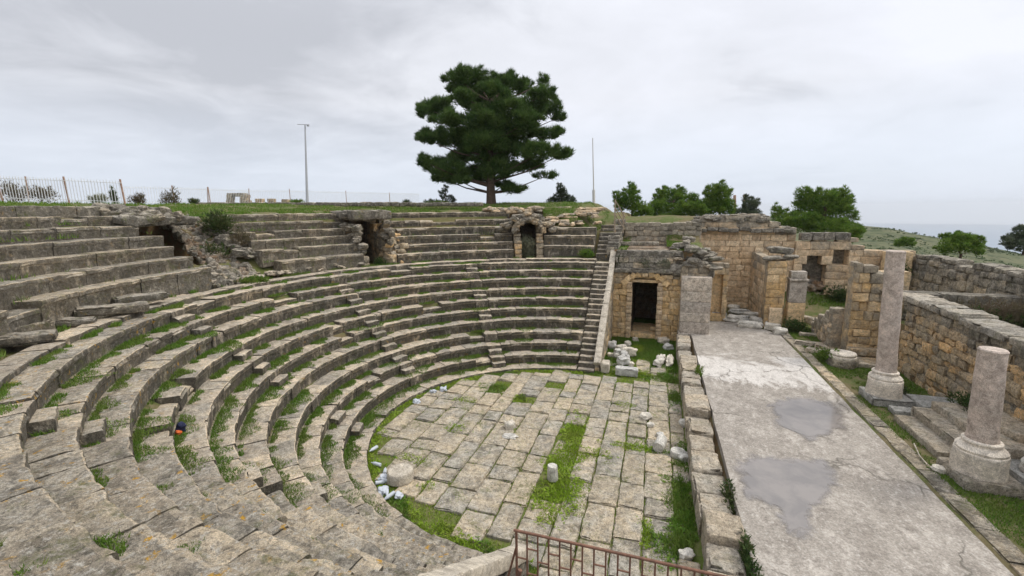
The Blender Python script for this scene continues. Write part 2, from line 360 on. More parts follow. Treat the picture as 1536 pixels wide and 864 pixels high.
        s.face(tuple(reversed(rings[0])), rnd, wth, mi); s.face(tuple(rings[-1]), rnd, wth, mi)
    def rock(s, c, size, seed=None, rnd=None, wth=.2, amp=.22, sub=2, frame=None, mi=0):
        rnd = random.random() if rnd is None else rnd; c = Vector(c); sd_ = Vector((random.random()*90, 3, 7)); n1, n2 = 6+sub*2, 10+sub*3; rows = []
        fr = frame or (Matrix.Rotation(random.random()*6.28, 3, 'Z') @ Matrix.Rotation(random.uniform(-.3, .3), 3, 'X'))
        for i in range(n1+1):
            th = pi*i/n1; row = []
            for k in range(n2 if 0 < i < n1 else 1):
                a = 2*pi*k/n2; d = Vector((sin(th)*cos(a), sin(th)*sin(a), cos(th)))
                m = max(abs(d.x), abs(d.y), abs(d.z)); d2 = d*(.55+.45/m)*(1+noise.noise(d*1.6+sd_)*amp*1.6+noise.noise(d*5+sd_)*amp*.4)
                row.append(len(s.v)); s.v.append(c+fr @ Vector((d2.x*size[0]/2, d2.y*size[1]/2, d2.z*size[2]/2)))
            rows.append(row)
        for i in range(n1):
            a, b = rows[i], rows[i+1]
            for k in range(n2):
                k2 = (k+1) % n2
                if len(a) == 1: s.face((a[0], b[k], b[k2]), rnd, wth, mi)
                elif len(b) == 1: s.face((a[k], b[0], a[k2]), rnd, wth, mi)
                else: s.face((a[k], b[k], b[k2], a[k2]), rnd, wth, mi)
    def blade(s, p, h, wd, lean=.5, rnd=None, mi=0):
        a = random.random()*6.283; b = random.random()*6.283; rnd = random.random() if rnd is None else rnd
        ux, uy = cos(a)*wd/2, sin(a)*wd/2; l = lean*h*random.random(); i = len(s.v)
        s.v += [(p[0]-ux, p[1]-uy, p[2]), (p[0]+ux, p[1]+uy, p[2]), (p[0]+cos(b)*l, p[1]+sin(b)*l, p[2]+h)]
        s.face((i, i+1, i+2), rnd, 0, mi)
    def leaf(s, p, size, wd, up=.3, rnd=None, mi=0, d=None):
        rnd = random.random() if rnd is None else rnd
        if d is None:
            d = Vector((random.gauss(0, 1), random.gauss(0, 1), random.gauss(up, .7))).normalized()
        u = d.cross(Vector((random.gauss(0, 1), random.gauss(0, 1), random.gauss(0, 1)))).normalized()*wd/2; i = len(s.v)
        s.v += [p-u, p+u, p+d*size]; s.face((i, i+1, i+2), rnd, 0, mi)
def tag(o, label=None, cat=None, group=None, kind=None):
    if label: o['label'] = label
    if cat: o['category'] = cat
    if group: o['group'] = group
    if kind: o['kind'] = kind
    return o
def empty(name, loc, label, cat, group=None):
    o = bpy.data.objects.new(name, None); col.objects.link(o); o.location = Vector(loc)*S; o.empty_display_size = .2
    o['_o'] = list(Vector(loc)*S); return tag(o, label, cat, group)
def structure(o, name=None): o['kind'] = 'structure'; return o
# ------------------------------------------------------------------ terrain
SLOPE = [(7.1, -.06), (7.6, -.1)]+[(r+.25, z-.42) for r, z in zip(RK[1:], ZK[1:])]+[(15.2, 5.2), (16.4, 5.22), (17.2, 5.9), (19.4, 8.1), (20.0, 8.6), (21, 8.85), (24, 9.15), (28, 9.5), (34, 9.45), (46, 8.6), (80, 5)]
STAIRS = [125., 161.5, 200., 238.]
VOM = [(105.0, 112.0), (142.5, 150.5), (173.5, 184.5)]
HAZE = 0.00016
SIL = [(-400, 340), (900, 335), (1100, 326), (1150, 322), (1200, 334), (1290, 336), (1335, 338), (1400, 351), (1480, 366), (1536, 377), (1800, 420), (2600, 520)]
def hf(x, y):
    R, a = RA(x, y); n = nz(x*.5, y*.5)*.10+nz(x*2, y*2)*.03
    d = hypot(x, y)
    if x < -2.95:
        z = lerp(SLOPE, R)
        if R > 15.9:
            for (a0, a1) in VOM[:2]:
                if a0-.3 < a < a1+.3 and R < 22: z = 5.25
            a0, a1 = VOM[2]
            if a0-1 < a < a1+1 and R < 21.5:
                t = abs((a-(a0+a1)/2)/((a1-a0)/2+1)); t = min(1, t)**3
                zr = 5.3+max(0, R-16.5)*.72+nz(x*1.3, y*1.3, 4)*.5
                z = min(z, zr*(1-t)+z*t)
            if 250 < a < 290 and R > 18.6: z = min(z, 7.0) if R < 24 else z
        if 179. < a < 187.6 and 18.2 < R < 21.9: z = min(z, 6.2)
        if x > -6.9 and y > 30: z = min(z, 7.25+min(1.2, max(0, y-35.5)*.25)+max(0, -4.9-x)*.9)
        if R > 20: z += n
        elif R < 7.1: z += n*.15
    elif y > 30.9:
        if -1.9 < x < .75 and y < 37.2: z = -.1
        elif x < 3.2: z = 6.05+lerp([(31, 0), (35.6, .25), (36.4, 1.0), (40, 2.0)], y)+n*1.5
        elif y < 38.75: z = lerp([(3, .86), (9, .86), (9.4, .86)], x)+(lerp([(31.5, 0), (38, 1.55)], y) if x > 8.6 else lerp([(31, -.05), (38, .1)], y))+n
        else: z = lerp([(3, 7.0), (9, 6.3), (14, 5.0), (30, 3.5)], x)+n
        if x > 17.2: z = 4.0
    elif x < 1.45: z = (-.07+n*.2) if y > .9 else 6.6
    elif x < 7.7: z = .62 if x > 2.2 else .1
    elif x < 11.7: z = .88+n*.4
    elif x < 17: z = lerp([(11.6, 3.0), (13, 3.1), (17, 3.4)], x) if y < 27 else lerp([(27, 2.9), (29, 2.4), (38, 2.4)], y)
    else: z = 4.3-.03*(x-17)+n
    if d > 45:
        px, _ = topx((x, y, 0)) if Vector((x, y, -CH)).dot(F_) > d*.12 else ((2600 if x > 0 else -400), 0)
        px = max(-400, min(2600, px)); py = lerp(SIL, px); r = ray(px, py); el = r.z/hypot(r.x, r.y)
        zt = CH+420*el
        z2 = z+(zt-z)*min(1, (d-45)/375.) if d < 420 else zt-(d-420)*.17
        if d < 420: z2 -= 10*sin(pi*min(1, (d-45)/375.))*(1 if px > 1150 else .3)
        k = min(1, (d-45)/25.); z = z*(1-k)+z2*k
        z += nz(x*.012, y*.012)*3*min(1, (d-60)/300.) if d > 60 else 0
    return z
def axis(lo, hi, st, out):
    a = [lo+st*i for i in range(int((hi-lo)/st)+1)]; up, dn, s_ = [], [], st
    while (up[-1] if up else hi) < out: s_ *= 1.12; up.append((up[-1] if up else a[-1])+s_)
    s_ = st
    while (dn[-1] if dn else lo) > -out: s_ *= 1.12; dn.append((dn[-1] if dn else a[0])-s_)
    return list(reversed(dn))+a+up
gx, gy = axis(-34, 26, .36, 5200), axis(-6, 52, .36, 5200)
mb = MB()
for y in gy:
    for x in gx: mb.v.append((x, y, hf(x, y)))
nx = len(gx)
for j in range(len(gy)-1):
    for i in range(nx-1): mb.face((j*nx+i, j*nx+i+1, (j+1)*nx+i+1, (j+1)*nx+i))
structure(mb.build('ground', M['ground'], sharp=None))
mb = MB(); n = 96; mb.v.append((0, 0, -330))
for r_ in (2000, 6000, 11200):
    for k in range(n): mb.v.append((r_*cos(2*pi*k/n), r_*sin(2*pi*k/n), -330))
for k in range(n):
    k2 = (k+1) % n; mb.face((0, 1+k, 1+k2))
    for t in range(2): mb.face((1+t*n+k, 1+(t+1)*n+k, 1+(t+1)*n+k2, 1+t*n+k2))
structure(mb.build('sea', M['sea'], sharp=None))
# ------------------------------------------------------------------ stone seating
def seatblock(mb, R, a0, a1, zt, zb, dep, seg=None, rnd=None, wth=.3, amp=.018, lip=True, dR=0., chip=.16):
    rnd = random.random() if rnd is None else rnd
    c = P(R, (a0+a1)/2, zt); dist = hypot(c.x, c.y); seg = seg or max(.055, min(.22, dist*.0105))
    L = radians(a1-a0)*R; nL = max(2, int(L/seg)); R += dR; seed = Vector((random.random()*70, random.random()*70, 0))
    ns = max(2, int(dep/max(seg*1.3, .1)))
    tw, tl = random.uniform(-.012, .012), random.uniform(-.012, .012)
    prof = [(dep, zb)]+[(dep-(dep-.035)*i/ns, zt) for i in range(ns+1)]+[(.008, zt-.012), (0., zt-.045)]
    if lip: prof += [(0., zt-.13), (.03, zt-.17), (.05, zt-.2)]
    nr = max(1, int((prof[-1][1]-zb)/(seg*1.6))); last = prof[-1]
    prof += [(last[0]+.01, last[1]+(zb-last[1])*(i+1)/nr) for i in range(nr)]
    m = len(prof); base = len(mb.v); ga = .006/R
    for i in range(nL+1):
        u = i/nL; a = a0+degrees(ga)+(a1-a0-2*degrees(ga))*u
        e_ = 1 if 0 < i < nL else 0
        for j, (dr, z) in enumerate(prof):
            p = P(R+dr+tw*(u-.5)*2, a, z+(tl*(u-.5)*2 if j not in (0,) else 0))
            q = p*2.2+seed
            p = p+noise.noise_vector(q)*amp+noise.noise_vector(p*7.)*amp*.5+noise.noise_vector(p*17.)*amp*.25
            if 1 <= j and z > zt-.06 and dr < .12:
                ch = max(0., noise.noise(p*1.5+seed)-.12)*chip + max(0., noise.noise(p*5.)-.25)*chip*.4
                rad_ = Vector((p.x-CX, p.y-CY, 0)).normalized(); p = p+rad_*ch*.8-Vector((0, 0, ch*.55))
            if not e_ and 1 <= j: p.z -= .008
            mb.v.append(p)
    for i in range(nL):
        for j in range(m-1):
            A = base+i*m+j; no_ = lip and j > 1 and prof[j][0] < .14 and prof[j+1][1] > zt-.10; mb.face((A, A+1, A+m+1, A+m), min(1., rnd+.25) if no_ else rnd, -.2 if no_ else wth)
    mb.face(tuple(base+j for j in reversed(range(m))), rnd, wth); mb.face(tuple(base+nL*m+j for j in range(m)), rnd, wth)
def seatrow(mb, R, a0, a1, zt, zb, dep, bl=1.05, broken=.06, wth=(.1, .6), **k):
    a = a0
    while a < a1-.3:
        da = degrees(bl*random.uniform(.65, 1.35)/R); b_ = min(a1, a+da)
        if a1-b_ < da*.35: b_ = a1
        drop = 0.
        if random.random() < broken: drop = random.uniform(.06, .26)
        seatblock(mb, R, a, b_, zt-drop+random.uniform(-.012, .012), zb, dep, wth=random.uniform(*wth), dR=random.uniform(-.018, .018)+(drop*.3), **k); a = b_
XEND = -3.9
def endang(R, far=True):
    c = (XEND-CX)/R; a = degrees(math.acos(max(-1, min(1, c)))); return a if far else 360-a
def dang(R, wd=.42): return degrees(wd/R)
wedges = [('far', None, 125.), ('w2', 125., 161.5), ('w3', 161.5, 200.), ('w4', 200., 238.), ('near', 238., None)]
wl = {'far': 'seat rows beside the straight end stair and pale coping, below the bush filled doorway',
      'w2': 'curved stone seat rows at the back of the bowl, below the black tunnel mouth',
      'w3': 'curved stone seat rows with grassy treads, below the collapsed gully',
      'w4': 'curved stone seat rows at the left edge, ending beside the dark bundle',
      'near': 'foreground seat rows spotted with orange lichen, ending at the rusty railing'}
for nm, s0, s1 in wedges:
    t = empty('seating_wedge', P(11, (s0 or 95)/2+(s1 or 265)/2, 2.), wl[nm], 'stone seating', 'lower seating wedges round the paved orchestra')
    for k in range(0, 11):
        R, z = RK[k], ZK[k]
        a0 = s0+dang(R) if s0 else endang(R); a1 = s1-dang(R) if s1 else endang(R, False)
        if k == 0: a0, a1 = (s0 if s0 else endang(R)), (s1 if s1 else endang(R, False))
        mb = MB(); dep = (RK[k+1] if k < 10 else 15.0)-R+.14
        zb = (ZK[k-1] if k else -.1)-.3
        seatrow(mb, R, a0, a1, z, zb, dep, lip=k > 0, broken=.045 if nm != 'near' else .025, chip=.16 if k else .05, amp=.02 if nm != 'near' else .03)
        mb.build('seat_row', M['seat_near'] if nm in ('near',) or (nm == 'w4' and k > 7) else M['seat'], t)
# narrow radial stairs between the wedges
stl = {125.: 'narrow radial stair of half height steps nearest the far end stair', 161.5: 'narrow radial stair of half height steps in the back left of the bowl',
       200.: 'narrow grassy radial stair of half height steps on the left side of the bowl', 238.: 'narrow broken radial stair beside the dark bundle, nearest the camera'}
for s_ in STAIRS:
    t = empty('radial_stair', P(11, s_, 2.), stl[s_], 'stairs', 'radial stairs between the lower seating wedges')
    for k in range(1, 11):
        R, z = RK[k], ZK[k]; rr = z-ZK[k-1]; da = dang(R, .40)
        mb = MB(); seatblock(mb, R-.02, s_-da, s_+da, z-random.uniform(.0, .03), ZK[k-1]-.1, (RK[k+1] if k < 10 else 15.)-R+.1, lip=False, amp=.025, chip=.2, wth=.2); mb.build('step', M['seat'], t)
        if random.random() < {238.: .45, 200.: .35}.get(s_, .3): continue
        mb = MB(); seatblock(mb, R-.34, s_-da, s_+da, z-rr*.5, ZK[k-1]-.1, .4, lip=False, amp=.03, chip=.35, wth=.4); mb.build('step', M['seat'], t)
# straight end stairs beside the sloping copings
for far in (1, -1):
    lab = 'long straight stair of stone steps beside the pale sloping coping, right of the far seats' if far == 1 else 'stone end stair with orange lichen at the bottom of the foreground seats'
    t = empty('end_stair', (-3.4, CY+far*11*RAT, 2), lab, 'stairs')
    def yk(R): return CY+far*RAT*sqrt(R*R-.05)
    for k in range(0, 11):
        if far == -1 and k > 9: continue
        R, z = RK[k], ZK[k]; zb = (ZK[k-1] if k else -.1)
        Rn = RK[k+1] if k < 10 else 15.
        for hs in (0, 1):
            if k == 0 and hs: continue
            r0 = R if not hs else R-.35; r1 = Rn+.05 if not hs else R+.03; zt = z if not hs else z-(z-zb)/2
            y0, y1 = yk(r0), yk(r1)
            mb = MB(); mb.rbox((-3.4, (y0+y1)/2, (zt+zb)/2-.04), (.92, abs(y1-y0), zt-zb+.08), seg=.2, rad=.035, amp=.02, chip=.15, wth=.35)
            mb.build('step', M['seat'] if far == 1 else M['seat_near'], t)
    if far == 1:
        for i in range(8):
            mb = MB(); y = yk(16.2)+.4*i; zt = 5.45+.27*(i+1); mb.rbox((-3.5, y, zt/2+2.5), (1.0, .5, zt-5+.02), seg=.25, rad=.03, amp=.02, chip=.1, wth=.4); mb.build('step', M['seat'], t)
# walkway ring between the two tiers
mb = MB()
a = 91.
while a < 266:
    da = degrees(random.uniform(.8, 1.7)/15.); seatblock(mb, 15.0+random.uniform(-.03, .03), a, min(266, a+da), 5.42+random.uniform(-.02, .02), 5.1, .62, wth=random.uniform(0, .4), lip=False, amp=.02, chip=.25); a += da
a = 91.
while a < 266:
    da = degrees(random.uniform(.7, 1.5)/15.8)
    if random.random() > .3: seatblock(mb, 15.63, a, min(266, a+da), 5.38+random.uniform(-.05, .01), 5.05, .62, wth=random.uniform(0, .5), lip=False, amp=.03, chip=.2)
    a += da
structure(mb.build('walkway', M['seat']))
# upper tier
UW = [('uf', 92., 104.6, 3, 'short block of upper seat rows between the arched doorway and the end stair', [6.25, 6.95, 7.5]),
      ('um', 112.4, 142., 6, 'upper block of seat rows under the big pine, left of the small arched doorway', [6.0, 6.53, 7.1, 7.62, 8.15, 8.72]),
      ('ul', 151., 171.5, 6, 'upper block of seat rows between the collapsed gully and the black tunnel mouth', [6.2, 6.82, 7.32, 7.78, 8.3, 8.76]),
      ('un', 186., 252., 6, 'dark weathered upper block of tall seat rows at the left edge below the white fence', [6.35, 6.88, 7.38, 7.86, 8.35, 8.78])]
for nm, a0, a1, nr_, lab, Z in UW:
    t = empty('upper_seating', P(17.5, (a0+a1)/2, 6.), lab, 'stone seating', 'upper seating blocks above the walkway')
    for k in range(nr_):
        R = 16.15+.70*k
        zb = (Z[k-1] if k else 5.2)-.3; b0, b1 = a0, a1
        if nm == 'un': b0 = [184.2, 185., 186., 185.4, 187., 186.5][k]; b1 = min(a1, 262-k*3)
        if nm == 'ul': b1 = [169.5, 171.8, 172.0, 173., 173., 173.][k]; b0 = a0+[-.5, -.8, 0, 0, 0, .0][k]
        if nm == 'um': b1 = a1-[-.2, 0, 1.2, 2.4, 1., 0][k]
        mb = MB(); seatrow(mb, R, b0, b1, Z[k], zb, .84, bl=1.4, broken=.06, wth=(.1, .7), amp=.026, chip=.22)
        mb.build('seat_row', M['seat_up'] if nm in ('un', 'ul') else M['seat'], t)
    if nm in ('um', 'ul', 'un'):      # the wall that closes the tier
        mb = MB(); zt = 9.2 if nm == 'un' else Z[5]+.02
        seatrow(mb, 20.3, a0+(2.5 if nm == 'un' else 0), min(a1, 240), zt, 8.5, .5, bl=1.2, broken=.06, wth=(.4, .9), amp=.04, chip=.2, lip=False); mb.build('top_course', M['seat_up'], t)
#@@PART2
# ------------------------------------------------------------------ orchestra paving
PATCH = [(G(745, 583, 0), 1.0, .7), (G(862, 645, 0), .55, 2.0), (G(842, 735, 0), .85, 1.6), (G(852, 690, 0), .75, 1.6), (G(830, 775, 0), .5, .7), (G(700, 600, 0), .7, .35), (G(900, 680, 0), 1.0, .3), (G(780, 600, 0), .3, .6), (G(835, 700, 0), .6, .8), (G(683, 643, 0), .45, .45), (G(620, 690, 0), .8, .35),
         (G(938, 608, 0), .5, .35), (G(955, 672, 0), 1.5, .28), (G(1020, 760, 0), .75, 2.0), (G(1030, 690, 0), .55, 1.3), (G(1018, 815, 0), .8, 1.1), (G(660, 792, 0), .35, .35),
         (G(970, 800, 0), .3, .7), (G(1012, 600, 0), .3, 1.6), (G(905, 555, 0), .8, .6), (G(1000, 565, 0), .7, 1.5), (G(925, 520, 0), .8, 1.5), (G(1005, 520, 0), .7, 1.6), (G(960, 560, 0), .8, .9), (G(640, 730, 0), .5, .25)]
def patch(x, y):
    v = -.4
    for c, rx, ry in PATCH:
        d = 1-hypot((x-c.x)/rx, (y-c.y)/ry); v = max(v, d)
    R, a = RA(x, y)
    if x < -2.6: v = max(v, (R-6.75)*1.6)
    if y > 24.3: v = max(v, (y-24.3)*.9-(.9 if abs(x-(-.6)) < .55 else 0))
    return v+nz(x*1.1, y*1.1, 3)*.6+nz(x*3.1, y*3.1, 9)*.45+nz(x*8, y*8, 2)*.2
mb = MB(); x = -11.2
while x < 1.35:
    wd = random.uniform(.68, .98); y = 4.2+random.random()
    if x+wd > 1.35: wd = max(.3, 1.38-x)
    while y < 27.5:
        ln = random.uniform(.7, 1.9); cx_m, cy_m = x+wd/2, y+ln/2; R, a = RA(cx_m, cy_m)
        ok = R < 6.95 or (cx_m > -2.9)
        if ok and R > 6.5 and cx_m < -2.9: ln *= .6; cy_m = y+ln/2
        pv = patch(cx_m, cy_m)
        if ok and pv < 1.3 and random.random() > .02:
            h = random.uniform(-.02, .015)-max(0, min(.10, (pv-.15)*.25))
            mb.rbox((cx_m, cy_m, -.05+h), (wd-random.uniform(.0, .07), ln-random.uniform(.0, .07), .16), seg=.12, rad=.05, amp=.04, freq=1.5, chip=.35, rnd=random.uniform(.25, .85), wth=random.uniform(0, .55), tilt=(random.uniform(-.01, .01), random.uniform(-.012, .012)))
        y += ln
    x += wd
structure(mb.build('orchestra_paving', M['paver']))
# ------------------------------------------------------------------ walls
def wall(name, label, p0, p1, th, z0, top, mat, ch=.5, bl=.9, wth=(.1, .6), topw=.5, amp=.02, seg=.2, holes=(), cat='wall', parent=None, group=None, jit=.02, rubble=False, core=True, capwth=True, z0f=None):
    """courses of blocks from p0 to p1 (front face on the left of the walk is -normal); top(s)=height along it"""
    p0, p1 = Vector((*p0, 0)), Vector((*p1, 0)); d = (p1-p0); L = d.length; d.normalize(); nrm = Vector((-d.y, d.x, 0)); rz = atan2(d.y, d.x)
    mb = MB(); tmax = max(top(L*i/40) for i in range(41)); z = z0; ci = 0
    while z < tmax-.05:
        h = ch*random.uniform(.8, 1.2) if not rubble else ch*random.uniform(.7, 1.35); s = -random.random()*bl*.5
        while s < L:
            l = bl*random.uniform(.55, 1.4); e2 = s+l
            a, b = max(0, s), min(L, e2)
            for (h0, h1, g0, g1) in holes:                # keep block ends on the jambs
                if g0 < z+h/2 < g1:
                    if a < h0 < b: b = h0
                    elif h0 <= a < h1: a = h1; b = max(b, h1+.3) if e2 > h1 else a
            if b-a > .08:
                m = (a+b)/2; tt = top(m)
                ins = any(h0-.01 < m < h1+.01 and g0 < z+h/2 < g1 for (h0, h1, g0, g1) in holes)
                if z+h*.45 < tt and not ins and (z0f is None or z+h > z0f(m)):
                    hh = h if z+h < tt+.12 else tt-z+random.uniform(-.02, .08)
                    if rubble:
                        hh *= random.uniform(.9, 1.12)
                    near_top = max(0, 1-(tt-z-hh)/.9); ww = random.uniform(*wth)+near_top*topw
                    c = p0+d*m+nrm*random.uniform(-jit, jit); c.z = z+hh/2+(random.uniform(-.04, .04) if rubble else 0)
                    g = .012 if not rubble else -.015
                    mb.rbox(c, (b-a-g, th*(1 if not rubble else random.uniform(.96, 1.08)), hh-g*.7), rz=rz+(random.uniform(-.02, .02) if rubble else 0), seg=seg, rad=.03 if not rubble else .055, amp=amp, chip=.12 if not rubble else .2, wth=ww)
            s = e2 if b <= e2+.001 else b
        z += h; ci += 1
    if core and not holes:
        c = (p0+p1)/2
        n_ = max(2, int(L/.5))
        for i in range(n_):
            m0, m1 = L*i/n_, L*(i+1)/n_; tt = min(top(m0+.02), top(m1-.02), top((m0+m1)/2))-.12
            if tt-z0 > .1:
                q = p0+d*(m0+m1)/2; q.z = (z0+tt)/2; mb.rbox(q, (m1-m0+.05, th*.82, tt-z0), rz=rz, seg=2, rad=.02, amp=0, rnd=.3, wth=.5)
    o = mb.build(name, mat, parent, origin=(p0.x/2+p1.x/2, p0.y/2+p1.y/2, z0))
    if label: tag(o, label, cat, group)
    return o
def ragged(base, amp=.3, f=.8, seed=0., tab=None):
    def t(s):
        b = lerp(tab, s) if tab else base
        return b+amp*(nz(s*f, seed)+.6*nz(s*f*3, seed+9))
    return t
# low wall along the front of the stage: big pale slabs, gap of weeds behind
mb = MB(); y = 5.0
while y < 29.1:
    ln = random.uniform(.7, 1.7); ln = min(ln, 29.1-y)
    wd = random.uniform(.78, .95); xc = 1.42+wd/2+random.uniform(-.05, .05); dr_ = random.choice([0, 0, 0, 0, .12, .3])
    if y > 24.5: wd = .75
    mb.rbox((xc, y+ln/2, .42-dr_+random.uniform(-.06, .06)), (wd, ln-.03, 1.0), seg=.11, rad=.07, amp=.05, freq=1.3, chip=.45, rnd=random.uniform(.3, .8), wth=random.uniform(0, .5)); y += ln
tag(mb.build('stage_front_wall', M['ledge'], origin=(1.8, 17, 0)), 'low wall of long pale worn slabs between the paved orchestra and the concrete stage', 'wall')
# stage floor
mb = MB(); x0, x1, y0, y1 = 2.36, 7.62, 1.0, 33.6; nx_, ny_ = 34, 200
def sx0(y): return x0+.05*nz(y*.7, 2)
def sx1(y): return x1+.03*nz(y*.9, 5)-(0 if y < 30.5 else 0)
def far_edge(x): return lerp([(2.3, 29.4), (3.4, 29.5), (3.5, 33.0), (5.6, 33.2), (6.6, 32.0), (7.7, 30.6)], x)+.25*nz(x*1.4, 8)
for j in range(ny_+1):
    for i in range(nx_+1):
        v = j/ny_; x = x0+(x1-x0)*i/nx_; y = y0+v*(far_edge(x)-y0); x = sx0(y)+(sx1(y)-sx0(y))*i/nx_
        mb.v.append((x, y, .9+.015*nz(x*.5, y*.5)+.008*nz(x*3, y*3)))
n0 = nx_+1
for j in range(ny_):
    for i in range(nx_): mb.face((j*n0+i, j*n0+i+1, (j+1)*n0+i+1, (j+1)*n0+i))
edge = [j*n0 for j in range(ny_+1)]+[ny_*n0+i for i in range(1, n0)]+[j*n0+nx_ for j in range(ny_-1, -1, -1)]
b = len(mb.v)
for e_ in edge: v = mb.v[e_]; mb.v.append((v[0], v[1], .3))
for i in range(len(edge)-1): mb.face((edge[i], edge[i+1], b+i+1, b+i))
structure(mb.build('stage_floor', M['concrete'], sharp=50))
def puddle(pts, nm='puddle'):
    mb = MB(); c = sum((Vector(p) for p in pts), Vector())/len(pts); n = 90; k_ = len(pts); ed = [0.]; rings = []
    mb.v.append((c.x, c.y, .926)); out = []
    for i in range(n):
        u = i/n*k_; a, bq = Vector(pts[int(u) % k_]), Vector(pts[(int(u)+1) % k_]); out.append(a.lerp(bq, u % 1))
    for q in (.35, .6, .8, .95, 1.1, 1.3):
        ring = []
        for i in range(n):
            p = c+(out[i]-c)*q; ring.append(len(mb.v)); mb.v.append((p.x, p.y, .926)); ed.append(q/1.3)
        rings.append(ring)
    for i in range(n): mb.face((0, rings[0][i], rings[0][(i+1) % n]))
    for r1, r2 in zip(rings, rings[1:]):
        for i in range(n): mb.face((r1[i], r2[i], r2[(i+1) % n], r1[(i+1) % n]))
    o = mb.build(nm, M['puddle'], sharp=None); at_ = o.data.attributes.new('edge', 'FLOAT', 'POINT'); at_.data.foreach_set('value', ed); return structure(o)
puddle([G(x, y, .92) for x, y in [(1158, 612), (1170, 598), (1215, 600), (1245, 605), (1268, 625), (1262, 640), (1240, 652), (1215, 662), (1190, 648), (1165, 635)]])
puddle([G(x, y, .92) for x, y in [(1105, 690), (1130, 684), (1190, 688), (1235, 690), (1255, 712), (1240, 738), (1222, 765), (1215, 800), (1185, 798), (1165, 765), (1125, 745), (1108, 715)]])
# kerb strip right of the stage, with the drain slot between
mb = MB(); y = 2.
while y < 30.5:
    ln = random.uniform(.8, 2.2); wd = .52+.1*nz(y*.3, 1); mb.rbox((7.76+wd/2+(max(0, y-26)*-.02), y+ln/2, .80), (wd, ln-.02, .24), seg=.16, rad=.03, amp=.02, chip=.25, wth=random.uniform(.1, .8)); y += ln
tag(structure(mb.build('kerb_strip', M['greywall'])))
mb = MB(); mb.rbox((7.69, 16, .55), (.16, 28.5, .1), seg=1, amp=0); structure(mb.build('drain_slot', M['dark']))
# ------------------------------------------------------------------ parodos: vaulted passage with doorway
t = empty('vaulted_passage', (-.6, 30.3, 0), 'ochre sandstone passage front with a dark rectangular doorway, left of the grey pilaster', 'building')
doorL, doorR, dz = -1.42, .22, 3.95
wall('wall', None, (-2.75, 30.6), (1.62, 30.6), .6, 0, ragged(4.45, .06), M['ochre'], ch=.36, bl=.55, wth=(-.2, .25), topw=.35, holes=[(doorL+2.75-.3, doorR+2.75+.3, -.2, dz+.05)], parent=t, seg=.13, amp=.04, jit=.04)
for s_, xx in ((-1, doorL-.17), (1, doorR+.17)):
    mb = MB(); z = 0
    while z < dz-.05:
        h = random.uniform(.24, .36); h = min(h, dz-z); mb.rbox((xx+random.uniform(-.02, .02), 30.5, z+h/2), (.36, .62, h-.025), seg=.12, rad=.03, amp=.02, chip=.1, wth=random.uniform(0, .2)); z += h
    mb.build('door_jamb', M['buff'], t)
mb = MB(); n = 9                                # flat relieving arch of voussoirs over the door
for i in range(n):
    a = radians(152-(124/(n-1))*i); c = Vector((-.6+1.5*cos(a), 30.42, 3.35+1.18*sin(a)))
    fr = Matrix.Rotation(-(pi/2-a), 3, 'Y')
    mb.rbox(c, (.36, .5, .42), frame=fr, seg=.14, rad=.03, amp=.02, chip=.12, wth=random.uniform(0, .25))
mb.build('relieving_arch', M['ochre'], t)
mb = MB(); mb.rbox((-.6, 30.62, 4.0), (2.1, .45, .2), seg=.2, rad=.03, amp=.02, wth=.2); mb.build('lintel', M['ochre'], t)
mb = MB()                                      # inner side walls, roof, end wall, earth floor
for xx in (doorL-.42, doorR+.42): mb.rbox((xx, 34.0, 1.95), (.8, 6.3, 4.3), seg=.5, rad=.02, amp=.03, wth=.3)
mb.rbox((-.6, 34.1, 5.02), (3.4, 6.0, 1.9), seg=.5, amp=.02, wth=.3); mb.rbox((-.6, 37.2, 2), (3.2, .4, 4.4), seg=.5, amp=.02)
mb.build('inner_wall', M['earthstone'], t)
mb = MB(); mb.rbox((-.6, 32.2, .12), (1.6, 3.2, .3), seg=.3, rad=.05, amp=.05, wth=.1); mb.rbox((.1, 31.6, .45), (.5, .4, .3), seg=.12, rad=.06, amp=.04); mb.build('threshold', M['ochre'], t)
# terrace above: overgrown masonry band and its edge course
wall('terrace_wall', 'grey weathered masonry band overgrown with small plants, directly above the ochre doorway front', (-2.55, 30.75), (1.7, 30.75), .7, 4.45, ragged(6.02, .05), M['greywall'], ch=.42, bl=.8, wth=(.1, .7), amp=.05, jit=.06)
mb = MB(); mb.rbox((-.5, 30.35, 4.72), (4.3, .5, .3), seg=.15, rad=.06, amp=.04, chip=.25, wth=.7); tag(mb.build('cornice', M['greywall'], origin=(-.5, 30.35, 4.7)), 'weathered grey cornice ledge above the arched ochre doorway', 'cornice')
# pilaster
t = empty('pilaster', (2.5, 29.4, .9), 'broad grey flat pilaster between the ochre doorway and the stage', 'pilaster')
mb = MB(); z = .9
for h in (.75, .62, .7, .66, .9):
    mb.rbox((2.52, 29.62, z+h/2), (1.76, .8, h-.012), seg=.16, rad=.02, amp=.012, chip=.05, wth=random.uniform(.1, .4)); z += h
mb.build('shaft', M['pilaster'], t)
mb = MB(); mb.rbox((2.52, 29.55, .82), (1.9, .95, .2), seg=.2, rad=.03, amp=.015); mb.build('base', M['pilaster'], t)
wall('side_wall', 'rough ochre wall behind the grey pilaster at the edge of the stage', (1.6, 30.35), (3.3, 30.35), .6, .3, ragged(5.0, .25, 1.5), M['ochre'], ch=.4, bl=.6, wth=(.1, .5))
